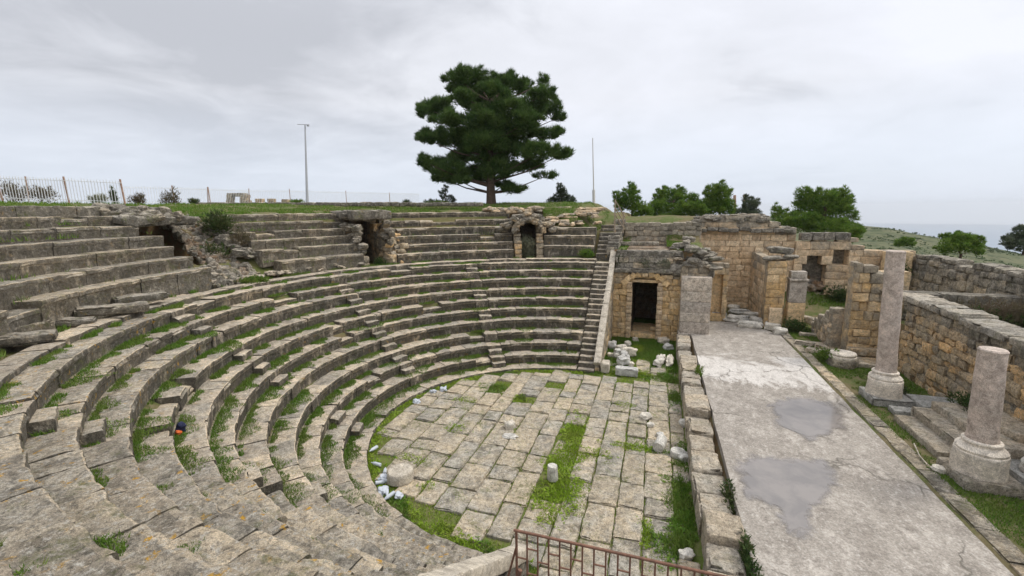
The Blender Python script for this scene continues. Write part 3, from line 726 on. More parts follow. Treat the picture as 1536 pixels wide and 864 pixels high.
# crumbled masonry mass above the pilaster
mb = MB()
for i in range(46):
    u = random.random(); x = 1.2+2.5*u; y = 30.+random.random()*2.4; z = 4.95+random.random()*(1.4-.5*abs(x-2.2))+(y-30)*.25
    mb.rock((x, y, z), (random.uniform(.4, 1.0), random.uniform(.4, .8), random.uniform(.2, .42)), wth=random.uniform(.4, 1), frame=Matrix.Rotation(random.uniform(-.3, .3), 3, 'Z') @ Matrix.Rotation(random.uniform(-.12, .12), 3, 'Y'))
mb.rbox((2.3, 31.3, 4.8), (2.6, 2.4, .9), seg=.3, rad=.2, amp=.12, wth=.7)
tag(mb.build('ruined_masonry', M['greywall'], origin=(2.4, 30.8, 4.9)), 'heap of crumbling grey masonry on top of the grey pilaster', 'masonry')
wall('recess_wall', 'narrow ochre wall with a square recess just right of the grey pilaster', (3.2, 33.6), (4.9, 33.6), .6, .8, ragged(5.0, .2, 1.1, 4), M['ochre'], ch=.5, bl=.7, wth=(.0, .4), holes=[(.35, 1.35, 1.35, 4.3)])
mb = MB(); mb.rbox((4.05, 33.85, 2.85), (1.15, .3, 3.1), seg=.25, rad=.02, amp=.025, wth=.1); tag(mb.build('recess_panel', M['ochre'], origin=(4.05, 33.8, 1.3)), 'flat orange stone panel set in the recess right of the grey pilaster', 'panel')
# upper ruined wall behind the terrace
wall('upper_wall', 'low crumbling wall at the back of the grassy terrace, under the small pines', (-2.4, 36.3), (3.2, 36.6), .9, 6.0, ragged(7.7, .3, .9, 3), M['buff'], ch=.36, bl=.7, wth=(.3, .8), rubble=True, amp=.05)
mb = MB(); mb.rbox((-1.25, 33.2, 6.3), (2.9, .5, .28), rz=.02, seg=.2, rad=.05, amp=.03, wth=.4, chip=.2); tag(mb.build('long_block', M['greywall'], origin=(-1.2, 33.2, 6.2)), 'long flat stone block lying across the grassy terrace', 'block')
# the tall back wall of sandstone
T = [(0, 8.0), (1.0, 8.15), (4.4, 8.1), (5.4, 7.5), (6.6, 7.1), (7.2, 6.6)]
wall('back_wall', 'tall buff sandstone back wall with a ragged grey top, behind the marble heap', (3.2, 38.3), (9.9, 38.3), .9, .6, ragged(0, .22, 1.3, 7, T), M['buff'], ch=.46, bl=1.0, wth=(-.3, .2), topw=.75, amp=.03, jit=.035)
mb = MB()
for i in range(90):
    x = 3.0+6.2*random.random(); tz = lerp(T, x-3.2); mb.rock((x, 38.0+random.random()*1.0, tz-.1+random.uniform(-.35, .18)), (random.uniform(.35, 1.0), random.uniform(.4, .9), random.uniform(.18, .4)), wth=random.uniform(.3, 1), frame=Matrix.Rotation(random.uniform(-.4, .4), 3, 'Z'))
for i in range(9): mb.rbox((3.4+i*.75, 37.75, 7.1+random.uniform(-.12, .12)), (.72, .7, .3), seg=.18, rad=.05, amp=.05, chip=.3, wth=.9)
tag(mb.build('wall_rubble', M['greywall'], origin=(6, 38, 7)), 'jumble of broken grey stones crowning the tall buff back wall', 'rubble')
wall('niche_wall', 'lower orange back wall with a dark pointed niche and a small square window', (9.9, 38.1), (17.2, 38.1), .9, .8, ragged(0, .10, 1.1, 2, [(0, 6.5), (3.4, 6.55), (3.6, 6.0), (7.3, 5.6)]), M['buff'], ch=.55, bl=1.0, wth=(-.2, .3), topw=.45, holes=[(.55, 2.1, .7, 4.6), (.85, 1.75, 4.4, 5.3), (2.45, 3.4, 4.55, 5.6)])
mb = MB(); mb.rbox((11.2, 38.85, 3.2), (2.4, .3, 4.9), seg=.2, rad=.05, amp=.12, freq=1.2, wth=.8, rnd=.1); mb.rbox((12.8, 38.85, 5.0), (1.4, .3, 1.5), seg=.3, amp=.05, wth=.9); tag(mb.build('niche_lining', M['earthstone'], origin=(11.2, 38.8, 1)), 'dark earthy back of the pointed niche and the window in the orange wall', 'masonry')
mb = MB()
for i in range(26): mb.rock((10.45+1.5*random.random(), 37.75+random.random()*.6, 1.5+random.random()*1.6), (random.uniform(.3, .7), .5, random.uniform(.25, .5)), wth=.3)
tag(mb.build('niche_fill', M['earthstone'], origin=(11.2, 37.9, 1.5)), 'loose dark stones slumped in the foot of the pointed niche', 'rubble')
mb = MB(); x = 10.2
while x < 13.2: l = random.uniform(.6, 1.1); l = min(l, 13.3-x); mb.rbox((x+l/2, 38.0, 6.62+random.uniform(-.02, .02)), (l-.02, .8, .55), seg=.16, rad=.04, amp=.03, chip=.15, wth=.8); x += l
tag(mb.build('coping_course', M['greywall'], origin=(11.7, 38, 6.4)), 'raised grey course of blocks above the square window of the orange wall', 'coping')
# projecting pier and its grey pilaster at the stage corner
t = empty('stage_corner_pier', (7.5, 32.6, .8), 'tall ochre pier with loose slabs on top, right of the marble heap', 'pier')
wall('pier', None, (7.05, 32.7), (8.15, 32.7), .8, .8, ragged(5.35, .05), M['ochre'], ch=.55, bl=1.1, wth=(-.1, .2), topw=.3, parent=t)
wall('spur', None, (7.35, 38.0), (7.35, 33.1), .6, .8, ragged(5.5, .2), M['buff'], ch=.5, bl=.9, wth=(0, .4), parent=t)
mb = MB()
for (x, y, z, a, b2, c) in [(7.3, 32.6, 5.5, 1.1, .8, .25), (8.1, 32.8, 5.45, 1.0, .7, .2), (7.9, 33.2, 5.95, 1.5, .8, .5), (8.4, 32.7, 5.6, .9, .6, .25)]: mb.rock((x, y, z), (a, b2, c), wth=.9, sub=4, amp=.15, frame=Matrix.Rotation(random.uniform(-.2, .2), 3, 'Y'))
mb.build('loose_slab', M['greywall'], t)
mb = MB(); mb.rbox((7.65, 32.1, 1.5), (.75, .3, 1.5), seg=.2, rad=.03, amp=.02, wth=.1); mb.build('facing_slab', M['buff'], t)
t = empty('corner_pilaster', (8.9, 32.5, .9), 'narrow two part pilaster, grey above and orange below, right of the ochre pier', 'pilaster')
mb = MB(); mb.rbox((8.85, 32.5, 1.75), (.95, .7, 1.75), seg=.2, rad=.02, amp=.015, wth=-.2, rnd=.8); mb.build('lower_block', M['ochre'], t)
mb = MB(); mb.rbox((8.85, 32.55, 3.35), (.95, .75, 1.4), seg=.2, rad=.02, amp=.015, wth=.5, rnd=.4); mb.rbox((8.85, 32.5, 4.15), (1.05, .9, .14), seg=.2, rad=.02, amp=.01, wth=.7); mb.rbox((8.85, 32.6, 4.45), (.9, .7, .45), seg=.2, rad=.04, amp=.03, wth=.8); mb.build('upper_block', M['pilaster'], t)
# right hand piers and walls
t = empty('jagged_pier', (10.3, 26.8, .8), 'jagged ochre masonry pier just left of the tall column', 'pier')
Tp = [(0, 5.8), (.75, 5.8), (1.3, 5.0), (2.0, 4.4), (2.6, 4.3)]
wall('pier', None, (9.75, 26.9), (11.9, 26.9), .9, .7, ragged(0, .22, 2.1, 5, Tp), M['ochre'], ch=.46, bl=.6, wth=(.0, .55), topw=.4, parent=t, amp=.05, jit=.07)
mb = MB()
for i in range(14): mb.rock((10.6+random.random()*1.1, 26.5+random.random()*.6, 4.+random.random()*1.2-(.4)), (random.uniform(.3, .6), .5, .3), wth=.6)
for (x, y, z, l) in [(10.2, 25.9, 1.0, 1.9), (10.1, 25.5, .95, 2.1), (10.5, 26.2, 1.4, 1.6)]: mb2 = MB(); mb2.rbox((x, y, z), (l, .5, .35), seg=.16, rad=.05, amp=.03, chip=.2, wth=.4); mb2.build('foot_block', M['rubble'], t)
mb.build('loose_stone', M['rubble'], t)
# spur left of the jagged pier
wall('low_wall', 'low grey ruined wall end running back from the jagged pier', (9.6, 27.5), (10.1, 32.0), .7, .8, ragged(0, .25, 1.3, 3, [(0, 3.3), (2.5, 2.4), (4.5, 1.5)]), M['buff'], ch=.36, bl=.6, wth=(.1, .7), rubble=True, amp=.06, jit=.1)
wall('rubble_wall', 'long rubble masonry wall of ochre and grey stones behind the two columns', (11.75, 8.0), (11.75, 25.0), .8, .7, ragged(0, .10, .5, 6, [(0, 4.15), (9, 4.2), (12, 4.3), (15, 4.55), (17, 4.5)]), M['rubble'], ch=.34, bl=.55, wth=(-.35, .3), topw=.7, rubble=True, amp=.06, seg=.14, jit=.08)
mb = MB(); y = 8.
while y < 25.2:
    l = random.uniform(.6, 1.4); mb.rbox((11.9+.1*nz(y), y+l/2, 4.32+.06*nz(y*.8, 3)+(.12 if y > 21 else 0)), (1.25, l-.02, .3), seg=.14, rad=.07, amp=.045, chip=.25, wth=.55); y += l
tag(mb.build('wall_capping', M['ledge'], origin=(11.9, 16, 4.3)), 'broad pale mortared capping along the top of the rubble wall behind the columns', 'coping')
wall('cross_wall', 'grey wall crossing behind the tall column, with a dry bush at its right end', (11.6, 27.4), (16.6, 27.2), .9, 2.0, ragged(4.35, .08, .8, 2), M['greywall'], ch=.36, bl=.8, wth=(.3, .8), amp=.035)
wall('mound_side_wall', 'rough stepped masonry edge between the grassy mound and the terrace, by the handrail', (-2.9, 31.2), (-2.9, 38.), .8, 5.5, ragged(0, .15, 1.2, 4, [(0, 6.3), (2., 6.9), (4, 7.3), (6.8, 8.1)]), M['greywall'], ch=.42, bl=.7, wth=(.2, .8), amp=.05, jit=.06)
wall('court_wall', 'long grey block wall running towards the right edge under the green hill', (17.2, 37.6), (17.2, 14.), .9, 1.6, ragged(5.5, .14, .6, 8), M['greywall'], ch=.42, bl=.8, wth=(.0, .6), amp=.06, rubble=True, jit=.06)
mb = MB(); mb.rbox((14.1, 33.2, 3.6), (1.7, .7, 2.3), seg=.2, rad=.05, amp=.03, chip=.2, wth=.35, rnd=.9); tag(mb.build('block_pier', M['ochre'], origin=(14.1, 33.2, 2.5)), 'squat ochre stone pier seen right of the tall column shaft', 'pier')
mb = MB(); mb.rbox((15.9, 37.0, 4.9), (1.5, .7, 1.5), seg=.2, rad=.05, amp=.03, wth=.1, rnd=.9); tag(mb.build('corner_block', M['ochre'], origin=(15.9, 37., 4.2)), 'orange corner masonry at the end of the back wall, right of the tall column top', 'masonry')
# ------------------------------------------------------------------ retaining walls and sloping copings
def coping(name, ya, yb, za, zb, xx, lab, near=False):
    mb = MB(); n = 9; d = Vector((0, yb-ya, zb-za)); L = d.length; d.normalize()
    for i in range(n):
        c = Vector((xx, ya, za))+d*(L*(i+.5)/n); fr = Matrix((Vector((1, 0, 0)), d, Vector((1, 0, 0)).cross(d))).transposed()
        if fr[2][2] < 0: fr = fr @ Matrix.Rotation(pi, 3, 'Y')
        mb.rbox(c, (.38, L/n-.004, .30), frame=fr, seg=.15, rad=.03, amp=.012 if not near else .02, chip=.04 if not near else .1, wth=.1, rnd=.6)
    tag(mb.build(name, M['coping'], origin=(xx, (ya+yb)/2, (za+zb)/2)), lab, 'coping')
coping('sloping_coping', 23.25, 31.6, .42, 6.1, -2.8, 'smooth pale sloping stone coping between the far end stair and the ochre doorway')
coping('sloping_coping', 9.2, 2.2, .42, 5.3, -2.8, 'sloping stone coping in the foreground left of the rusty railing', True)
wall('retaining_wall', 'ochre retaining wall under the far sloping coping, in the shade beside the doorway', (-2.8, 23.3), (-2.8, 31.0), .3, -.1, lambda s: .3+s*.675, M['ochre'], ch=.45, bl=.8, wth=(.3, .9))
wall('retaining_wall', 'dark stained retaining wall under the foreground coping', (-2.8, 2.2), (-2.8, 9.1), .3, -.1, lambda s: 5.0-s*.69, M['greywall'], ch=.45, bl=.8, wth=(.6, 1))
# near passage top that carries the railing (outside the frame below)
t = wall('passage_roof_wall', 'stone top of the near vaulted passage under the rusty railing', (-2.6, 4.0), (1.35, 4.0), .7, -.1, lambda s: 4.05, M['greywall'], ch=.5, bl=.9)
# ------------------------------------------------------------------ gully, tunnel and arch in the upper tier
def side_fill(name, lab, R0, R1, a0, a1, ztab, mat, n=60, cat='masonry', sz=(.35, .85)):
    mb = MB()
    for i in range(n):
        R = random.uniform(R0, R1); a = random.uniform(a0, a1); z = lerp(ztab, R)-.25*random.random()
        mb.rock(P(R, a, z), (random.uniform(*sz), random.uniform(*sz), random.uniform(.2, .5)), wth=random.uniform(.2, 1))
    o = mb.build(name, mat, origin=P((R0+R1)/2, (a0+a1)/2, 5.5)); return tag(o, lab, cat)
side_fill('fallen_rubble', 'broken stones and earth spilling down the collapsed gully on the left', 16.2, 21.3, 173.5, 179.5, [(16, 5.4), (17.5, 6.1), (19, 7.0), (20, 7.7), (21.3, 8.7)], M['earthstone'], 200, sz=(.2, .6))
side_fill('fallen_rubble', 'loose stones at the foot of the gully where it meets the walkway', 16.0, 17.6, 177, 184.3, [(16, 5.5), (17.6, 6.2)], M['seat_up'], 50, sz=(.2, .6))
side_fill('fallen_rubble', 'grey boulders along the right lip of the collapsed gully', 17.2, 20.8, 171.5, 175.0, [(16, 6.0), (17.5, 6.7), (19, 7.7), (21, 8.8)], M['seat_up'], 40)
side_fill('fallen_rubble', 'small loose stones and clods covering the bare soil high in the gully', 18.0, 21.4, 174.5, 179.0, [(18, 6.6), (19.5, 7.5), (21.4, 8.6)], M['earthstone'], 150, sz=(.15, .5))
side_fill('fallen_rubble', 'tumbled stones hanging over the dark hollow at the head of the gully', 19.0, 21.4, 180.5, 188, [(19., 8.8), (21.4, 9.2)], M['seat_up'], 46)
mb = MB(); mb.rbox(P(20.4, 183.6, 8.62), (3.0, 3.4, .45), rz=radians(184), tilt=(0, -.08), seg=.2, rad=.12, amp=.09, chip=.4, wth=.7)
tag(mb.build('overhanging_slab', M['seat_up'], origin=P(20.4, 184.2, 8.6)), 'big dark slab overhanging the hollow at the head of the gully', 'slab')
mb = MB()
for i in range(30):
    R = random.uniform(15.9, 16.9); a = random.uniform(166, 184) if i % 3 else random.uniform(150, 170); mb.rock(P(R, a, 5.45+random.random()*.2), (random.uniform(.25, .8), random.uniform(.2, .6), random.uniform(.12, .3)), wth=random.uniform(.2, .8))
tag(mb.build('loose_stones', M['seat'], origin=P(16.4, 174, 5.4)), 'loose stones strewn on the walkway below the collapsed gully', 'stones', kind='stuff')
def tunnel(name, lab, a0, a1, ztop, R0=17.3, mat=M['seat_up'], zb=5.2):
    t = empty(name, P(17, (a0+a1)/2, zb), lab, 'tunnel mouth')
    for a_ in (a0-.4, a1+.4):
        mb = MB(); R = 16.3
        for k in range(7):
            zt = min(ztop+.3, 6.0+.5*k+(.6 if name == 'arched_doorway' else 0)); z = zb
            while z < zt-.1:
                h = random.uniform(.35, .5); h = min(h, zt-z); c = P(R+.35, a_, z+h/2)
                mb.rbox(c, (.74, .5, h-.02), rz=radians(a_), seg=.16, rad=.04, amp=.03, chip=.15, wth=random.uniform(.1, .5)); z += h
            R += .72
        mb.build('side_wall', M['rubble'], t)
    mb = MB(); am = (a0+a1)/2; wd = radians(a1-a0)*18*.95+.9
    mb.rbox(P(R0+2.4, am, ztop+.28), (4.8, wd, .6), rz=radians(am), seg=.3, rad=.1, amp=.08, wth=.7, chip=.3)
    mb.build('roof_slab', mat, t)
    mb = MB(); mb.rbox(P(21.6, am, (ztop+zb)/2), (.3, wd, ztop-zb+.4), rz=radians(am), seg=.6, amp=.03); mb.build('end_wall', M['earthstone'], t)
    return t
t = tunnel('tunnel_mouth', 'black broken tunnel mouth in the upper tier with ochre rubble on its right side', 143.6, 149.6, 8.35, R0=16.9)
mb = MB()
for i in range(46):
    a = random.uniform(139.5, 143.4); R = random.uniform(16.3, 18.6); mb.rock(P(R, a, random.uniform(5.3, 6.1+(R-16.2)*.85)), (random.uniform(.35, .7),)*2+(random.uniform(.3, .5),), wth=random.uniform(-.2, .4))
mb.build('broken_side', M['rubble'], t)
mb = MB()
for i in range(46):
    a = random.choice([random.uniform(142.2, 143.6), random.uniform(149.9, 151.)]); R = random.uniform(16.6, 19); mb.rock(P(R, a, random.uniform(6., 8.)), (random.uniform(.3, .7),)*2+(random.uniform(.25, .45),), wth=random.uniform(.2, .8))
for i in range(26):
    mb.rock(P(random.uniform(18.0, 18.8), random.uniform(143, 150), random.uniform(8.35, 8.8)), (random.uniform(.3, .8),)*2+(random.uniform(.2, .4),), wth=random.uniform(.2, .9))
mb.build('broken_edge', M['seat_up'], t)
for i in range(1):
    mb = MB(); mb.rbox(P(18.1, 147.6, 8.6), (.6, 2.6, .32), rz=radians(147), seg=.15, rad=.06, amp=.04, chip=.2, wth=.6); mb.rbox(P(17.5, 143.2, 7.9), (1.6, .5, .3), rz=radians(140), tilt=(0, .35), seg=.15, rad=.06, amp=.04, chip=.2, wth=.3); mb.build('lintel', M['seat'], t)
t = tunnel('arched_doorway', 'small arched doorway choked by a grey bush in the upper tier, right of the pine trunk', 106.0, 110.8, 7.9, R0=17.2)
mb = MB(); c = P(17.0, 108.4, 7.2); ax_ = radians(108.4-90); n = 11
for i in range(n):
    a = radians(8+164*i/(n-1)); q = Vector((1.0*cos(a), 0, .95*sin(a))); q.rotate(Matrix.Rotation(ax_, 3, 'Z'))
    mb.rock(c+q*random.uniform(.93, 1.1), (random.uniform(.35, .55), .6, random.uniform(.3, .5)), frame=Matrix.Rotation(ax_, 3, 'Z') @ Matrix.Rotation(pi/2-a, 3, 'Y'), wth=random.uniform(.2, .7), amp=.3)
for i in range(60):
    q = Vector((random.uniform(-2.1, 2.1), random.uniform(-.1, .9), 0)); q.z = 1.3-abs(q.x)*.5+random.uniform(-.35, .2); q.rotate(Matrix.Rotation(ax_, 3, 'Z'))
    mb.rock(c+q, (random.uniform(.3, .7), .5, random.uniform(.2, .35)), wth=random.uniform(.3, .9))
mb.build('arch', M['rubble'], t)
mb = MB()
for i in range(60):
    a = random.uniform(91.5, 104.5); R = random.uniform(18.2, 23); mb.rock(P(R, a, lerp([(18, 7.55), (20, 8.4), (23, 9.)], R)), (random.uniform(.3, 1.1), random.uniform(.3, .6), random.uniform(.12, .3)), wth=random.uniform(.1, .8))
for i in range(5): mb.rbox(P(19.2+i*.5, 101-2*i, 7.95+i*.22), (.4, 1.6, .22), rz=radians(100-2*i), seg=.2, rad=.05, amp=.03, wth=.2)
tag(mb.build('scattered_stones', M['buff'], origin=P(20, 98, 8)), 'scattered pale stones on the grassy mound right of the arched doorway', 'stones', kind='stuff')
mb = MB()
for i in range(70):
    a = random.uniform(104.5, 118); R = random.uniform(19.8, 22.5); mb.rock(P(R, a, 8.85+random.uniform(-.2, .15)), (random.uniform(.3, .9), random.uniform(.3, .6), random.uniform(.15, .35)), wth=random.uniform(.1, .8))
tag(mb.build('scattered_stones', M['buff'], origin=P(21, 111, 8.8)), 'pale rubble along the skyline above the arched doorway', 'stones', kind='stuff')
# fallen slabs on the walkway, left
for (c, sz, rz_, ti, lab) in [((-17.45, 9.6, 5.66), (1.9, .6, .28), 1.15, .06, 'large fallen slab lying on the walkway below the dark left upper block'),
                              ((-17.3, 8.5, 5.5), (.9, .4, .2), .9, .1, 'small flat stone beside the large fallen slab on the walkway'),
                              ((-16.1, 6.6, 5.58), (1.5, .55, .24), 1.0, .04, 'long slab at the left edge resting on the walkway'),
                              ((-16.75, 6.9, 5.62), (1.5, .4, .3), 1.15, -.1, 'tilted broken slab behind the long slab at the left edge'),
                              ((-18.3, 11.0, 5.75), (1.6, .6, .25), 1.35, .03, 'thin stone step set against the foot of the dark left upper block')]:
    mb = MB(); mb.rbox(c, sz, rz=rz_, tilt=(ti, ti), seg=.12, rad=.06, amp=.035, chip=.3, wth=.5); tag(mb.build('fallen_slab', M['seat_up'], origin=c), lab, 'slab', 'fallen slabs on the walkway')
# ------------------------------------------------------------------ columns
def column(x, y, ztop, lab, r0=.335, lean=-.045):
    sh = Matrix(((1, 0, lean), (0, 1, 0), (0, 0, 1)))       # the old shafts lean a little towards the stage
    t = empty('column', (x, y, .9), lab, 'column', 'grey columns right of the stage')
    zb = 1.2
    mb = MB(); prof = [(r*.83, z) for r, z in [(.70, zb)]+[(.70+.01*nz(i, x), zb+.62*i/8) for i in range(1, 9)]+[(.69, zb+.66), (.655, zb+.68), (.66, zb+.71), (.67, zb+.75), (.63, zb+.80), (.585, zb+.83), (.52, zb+.87), (.50, zb+.92), (.53, zb+.95), (.52, zb+.99), (.46, zb+1.02)]]
    mb.lathe((x, y, 0), prof, 56, frame=sh, amp=.04, wth=.1); mb.build('base', M['base_white'], t)
    mb = MB(); H = ztop-2.2; prof = [(r0+.02, 2.2), (r0+.02, 2.27), (r0, 2.33)]+[(r0-.04*(i/24)+.004*nz(i*.7, x), 2.33+(H-.2)*i/24) for i in range(1, 25)]+[(r0-.03, ztop-.04), (r0-.06, ztop)]
    mb.lathe((x, y, 0), prof, 48, frame=sh, amp=.018, wth=.1); mb.build('shaft', M['granite'], t)
    mb = MB(); mb.rbox((x+.02, y, 1.04), (1.4, 1.35, .33), seg=.15, rad=.04, amp=.02, chip=.2, wth=.3); mb.build('plinth', M['plinth_grey'] if y > 18 else M['ledge'], t)
    return t
column(9.16, 20.75, 7.05, 'tall grey granite column on a white moulded base, left of the steps')
column(9.14, 15.1, 4.86, 'short broken granite column with a flat top on a white base, nearest the camera')
mb = MB(); mb.rbox((10.6, 20.2, 1.12), (1.5, 1.25, .34), seg=.2, rad=.02, amp=.012, wth=.2); mb.rbox((9.9, 19.6, 1.0), (2.0, .5, .2), seg=.2, rad=.02, amp=.012, wth=.2)
tag(mb.build('plinth_slab', M['plinth_grey'], origin=(10.5, 20, 1)), 'grey marble slab joining the tall column plinth to the steps', 'slab')
# steps between the columns
for i, (x0_, x1_, ya, yb, z, lab) in enumerate([(8.72, 9.45, 16.25, 19.0, 1.1, 'lowest of the stone steps between the two columns'), (9.33, 10.05, 16.4, 19.25, 1.38, 'middle stone step between the two columns'), (9.93, 11.1, 15.9, 19.3, 1.66, 'top stone step between the two columns')]):
    mb = MB(); y = ya
    while y < yb-.05: l = min(random.uniform(1.0, 1.9), yb-y); mb.rbox(((x0_+x1_)/2, y+l/2, z-.2), (x1_-x0_, l-.01, .4), seg=.14, rad=.03, amp=.018, chip=.15, wth=random.uniform(0, .5)); y += l
    tag(mb.build('stone_step', M['ledge'], origin=((x0_+x1_)/2, (ya+yb)/2, z-.3)), lab, 'step', 'stone steps between the columns')
mb = MB(); mb.rbox((10.6, 15.3, 1.1), (1.5, 1.6, .5), seg=.2, rad=.03, amp=.02, wth=.2); tag(mb.build('base_slab', M['plinth_grey'], origin=(10.6, 15.2, 1)), 'grey marble slab right of the short column base', 'slab')
mb = MB(); mb.lathe((10.55, 15.1, 1.36), [(.5, 0), (.52, .05), (.5, .12), (.44, .15), (.46, .2), (.5, .25), (.46, .32), (.4, .36), (.2, .37)], 36, amp=.02); tag(mb.build('column_base_ring', M['marble'], origin=(10.55, 15.1, 1.36)), 'round moulded white ring on the grey slab at the right edge', 'column base')
mb = MB(); mb.rbox((11.0, 17.4, 1.75), (.9, 2.0, .3), rz=.1, seg=.15, rad=.04, amp=.02, chip=.2, wth=.2); tag(mb.build('long_block', M['ledge'], origin=(11, 17.4, 1.7)), 'pale block at the right edge behind the short column', 'block')
# round moulded base lying left of the tall column
t = empty('fallen_column_base', (9.15, 25.2, .9), 'round moulded column base on a rough round block, left of the tall column', 'column base')
mb = MB(); mb.lathe((9.15, 25.2, .85), [(.62, 0), (.66, .1), (.64, .35), (.6, .42)], 30, amp=.06, wth=.5); mb.build('block', M['greywall'], t)
mb = MB(); mb.lathe((9.15, 25.2, 1.27), [(.58, 0), (.6, .05), (.58, .12), (.52, .15), (.53, .2), (.56, .24), (.52, .3), (.34, .31), (.28, .27), (.1, .27)], 36, amp=.03, wth=.1); mb.build('ring', M['base_white'], t)
for (p, sz, rz_, lab) in [((8.75, 27.0), (1.3, .45, .28), -.5, 'long worn block lying in the grass beyond the round base'), ((9.7, 27.6), (2.0, .5, .3), -.4, 'grey slab leaning toward the jagged pier'), ((9.2, 28.6), (1.6, .35, .22), .1, 'thin pale slab across the grass before the jagged pier'), ((8.4, 28.5), (.9, .4, .3), -.3, 'short pale block beside the dark weed clump'), ((9.8, 30.6), (2.2, .35, .2), 0, 'straight pale slab in the grass at the recess entrance'), ((9.6, 33.2), (1.4, .4, .4), -.7, 'tilted grey block near the corner pilaster'), ((10.3, 25.3), (1.4, .6, .3), .0, 'worn grey slab right of the round base')]:
    mb = MB(); z = hf(*p)+.08; mb.rbox((*p, z), sz, rz=rz_, tilt=(.05, .05), seg=.13, rad=.05, amp=.03, chip=.25, wth=.3); tag(mb.build('stone_block', M['ledge'], origin=(*p, z)), lab, 'block', 'worn blocks lying left of the tall column')
# ------------------------------------------------------------------ marble fragments
def frag(kind, px, py, z, size, lab, rz_=0., grp=None, mat='marble', roll=0., nm=None):
    c = G(px, py, z); mb = MB()
    if kind == 'rock': c.z = z+size[2]*.33; mb.rock(c, size, frame=Matrix.Rotation(rz_, 3, 'Z') @ Matrix.Rotation(roll, 3, 'X'), wth=.1, sub=4, amp=.2)
    elif kind == 'box': c.z = z+size[2]*.45; mb.rbox(c, size, rz=rz_, tilt=(roll, .03), seg=.08, rad=.04, amp=.03, chip=.25, wth=.1)
    elif kind == 'bust':          # headless draped torso
        c.z = z+size[2]*.38; mb.rock(c, size, frame=Matrix.Rotation(rz_, 3, 'Z') @ Matrix.Rotation(roll, 3, 'X'), wth=.1, sub=5, amp=.26); mb.rock(c+Vector((cos(rz_), sin(rz_), .1))*size[0]*.4, (size[0]*.5, size[1]*.7, size[2]*.7), wth=.1, sub=4, amp=.3)
    elif kind == 'drum':
        c.z = z; fr = Matrix.Rotation(rz_, 3, 'Z')
        if roll: fr = fr @ Matrix.Rotation(pi/2, 3, 'Y'); c.z = z+size[0]
        h = size[1]; mb.lathe(c-(fr @ Vector((0, 0, h/2)) if roll else Vector()), [(size[0]*.92, 0), (size[0], .04), (size[0]*.99, h*.5), (size[0]*.97, h-.04), (size[0]*.9, h)], 32, frame=fr, amp=.03, wth=.1)
    o = mb.build(nm or 'marble_fragment', M[mat], origin=c); return tag(o, lab, {'drum': 'column drum', 'bust': 'statue fragment'}.get(kind, 'marble fragment'), grp)
ga_ = 'marble fragments heaped left of the doorway path'; gb_ = 'marble fragments beside the stage end'; gc_ = 'white marble heap before the back wall'
frag('box', 940, 562, 0, (1.15, .5, .42), 'white rectangular marble block at the front of the left heap', .05, ga_)
frag('bust', 934, 545, .1, (.65, .6, .5), 'lumpy white torso fragment behind the rectangular block', .4, ga_)
frag('bust', 944, 532, .1, (.45, .9, .5), 'long draped white fragment at the right of the left heap', 1.5, ga_)
frag('rock', 932, 526, .0, (.7, .5, .45), 'pale rounded marble lump in the middle of the left heap', .4, ga_)
frag('rock', 941, 518, .1, (.45, .4, .35), 'small white marble lump topmost of the left heap', .1, ga_)
frag('rock', 918, 523, 0, (.6, .5, .6), 'grey rounded marble piece at the back left of the heap', .1, ga_)
frag('rock', 924, 537, 0, (.4, .4, .4), 'small pale stone tucked left in the heap', 1.1, ga_)
frag('box', 908, 556, 0, (.45, .75, .55), 'upright pale block by the foot of the sloping coping', .0, ga_, mat='coping')
frag('rock', 926, 530, .25, (.4, .35, .35), 'small white lump lying on top of the left heap', .6, ga_)
frag('bust', 936, 534, .3, (.5, .4, .35), 'pale carved piece resting on the torso fragment', 2.1, ga_)
frag('rock', 915, 535, 0, (.35, .3, .3), 'grey chip between the coping foot and the left heap', .2, ga_)
frag('rock', 946, 549, 0, (.3, .3, .3), 'small white stone tucked behind the right end of the rectangular block', .9, ga_)
frag('rock', 953, 512, 0, (.4, .35, .35), 'lone pale stone at the doorway threshold', .1, ga_, mat='coping')
frag('bust', 989, 546, 0, (1.3, .5, .45), 'long white draped statue piece lying left of its twin by the stage', 1.35, gb_)
frag('bust', 1004, 546, 0, (1.25, .42, .42), 'long blue grey draped statue piece nearest the stage front wall', 1.5, gb_)
frag('rock', 1002, 524, 0, (.6, .5, .45), 'grey marble lump above the two long statue pieces', .5, gb_)
frag('rock', 995, 515, .0, (.7, .6, .5), 'pinkish boulder farthest of the pieces by the stage', .5, gb_, mat='coping')
for (k, x, y, z, sz, lab, rz_, ro_) in [('box', 1077, 478, .9, (1.0, .6, .55), 'grey white block leftmost of the heap by the pilaster', .1, 0), ('bust', 1102, 482, .9, (1.3, .8, .5), 'large bright white fragment in the middle of the heap', .1, 0),
        ('rock', 1110, 470, 1.1, (1.5, .5, .4), 'long slab behind the bright white fragment', .1, 0), ('rock', 1125, 491, .9, (1.5, .7, .5), 'worn buff lump at the front of the heap', -.1, 0), ('drum', 1141, 487, .9, (.24, 1.5), 'slender white column piece leaning right in the heap', -.9, 1),
        ('rock', 1100, 463, 1.3, (.9, .5, .4), 'grey boulder topmost of the heap against the wall', .2, 0), ('rock', 1128, 474, 1.2, (1.0, .5, .35), 'pinkish slab lying on the back of the heap', .3, 0),
        ('box', 1158, 494, .9, (.9, .5, .4), 'grey white block at the foot of the ochre pier', -.2, 0), ('rock', 1170, 501, .9, (.8, .5, .5), 'bright white lump rightmost beside the weed clump', -.2, 0)]:
    frag(k, x, y, z, sz, lab, rz_, gc_, roll=ro_)
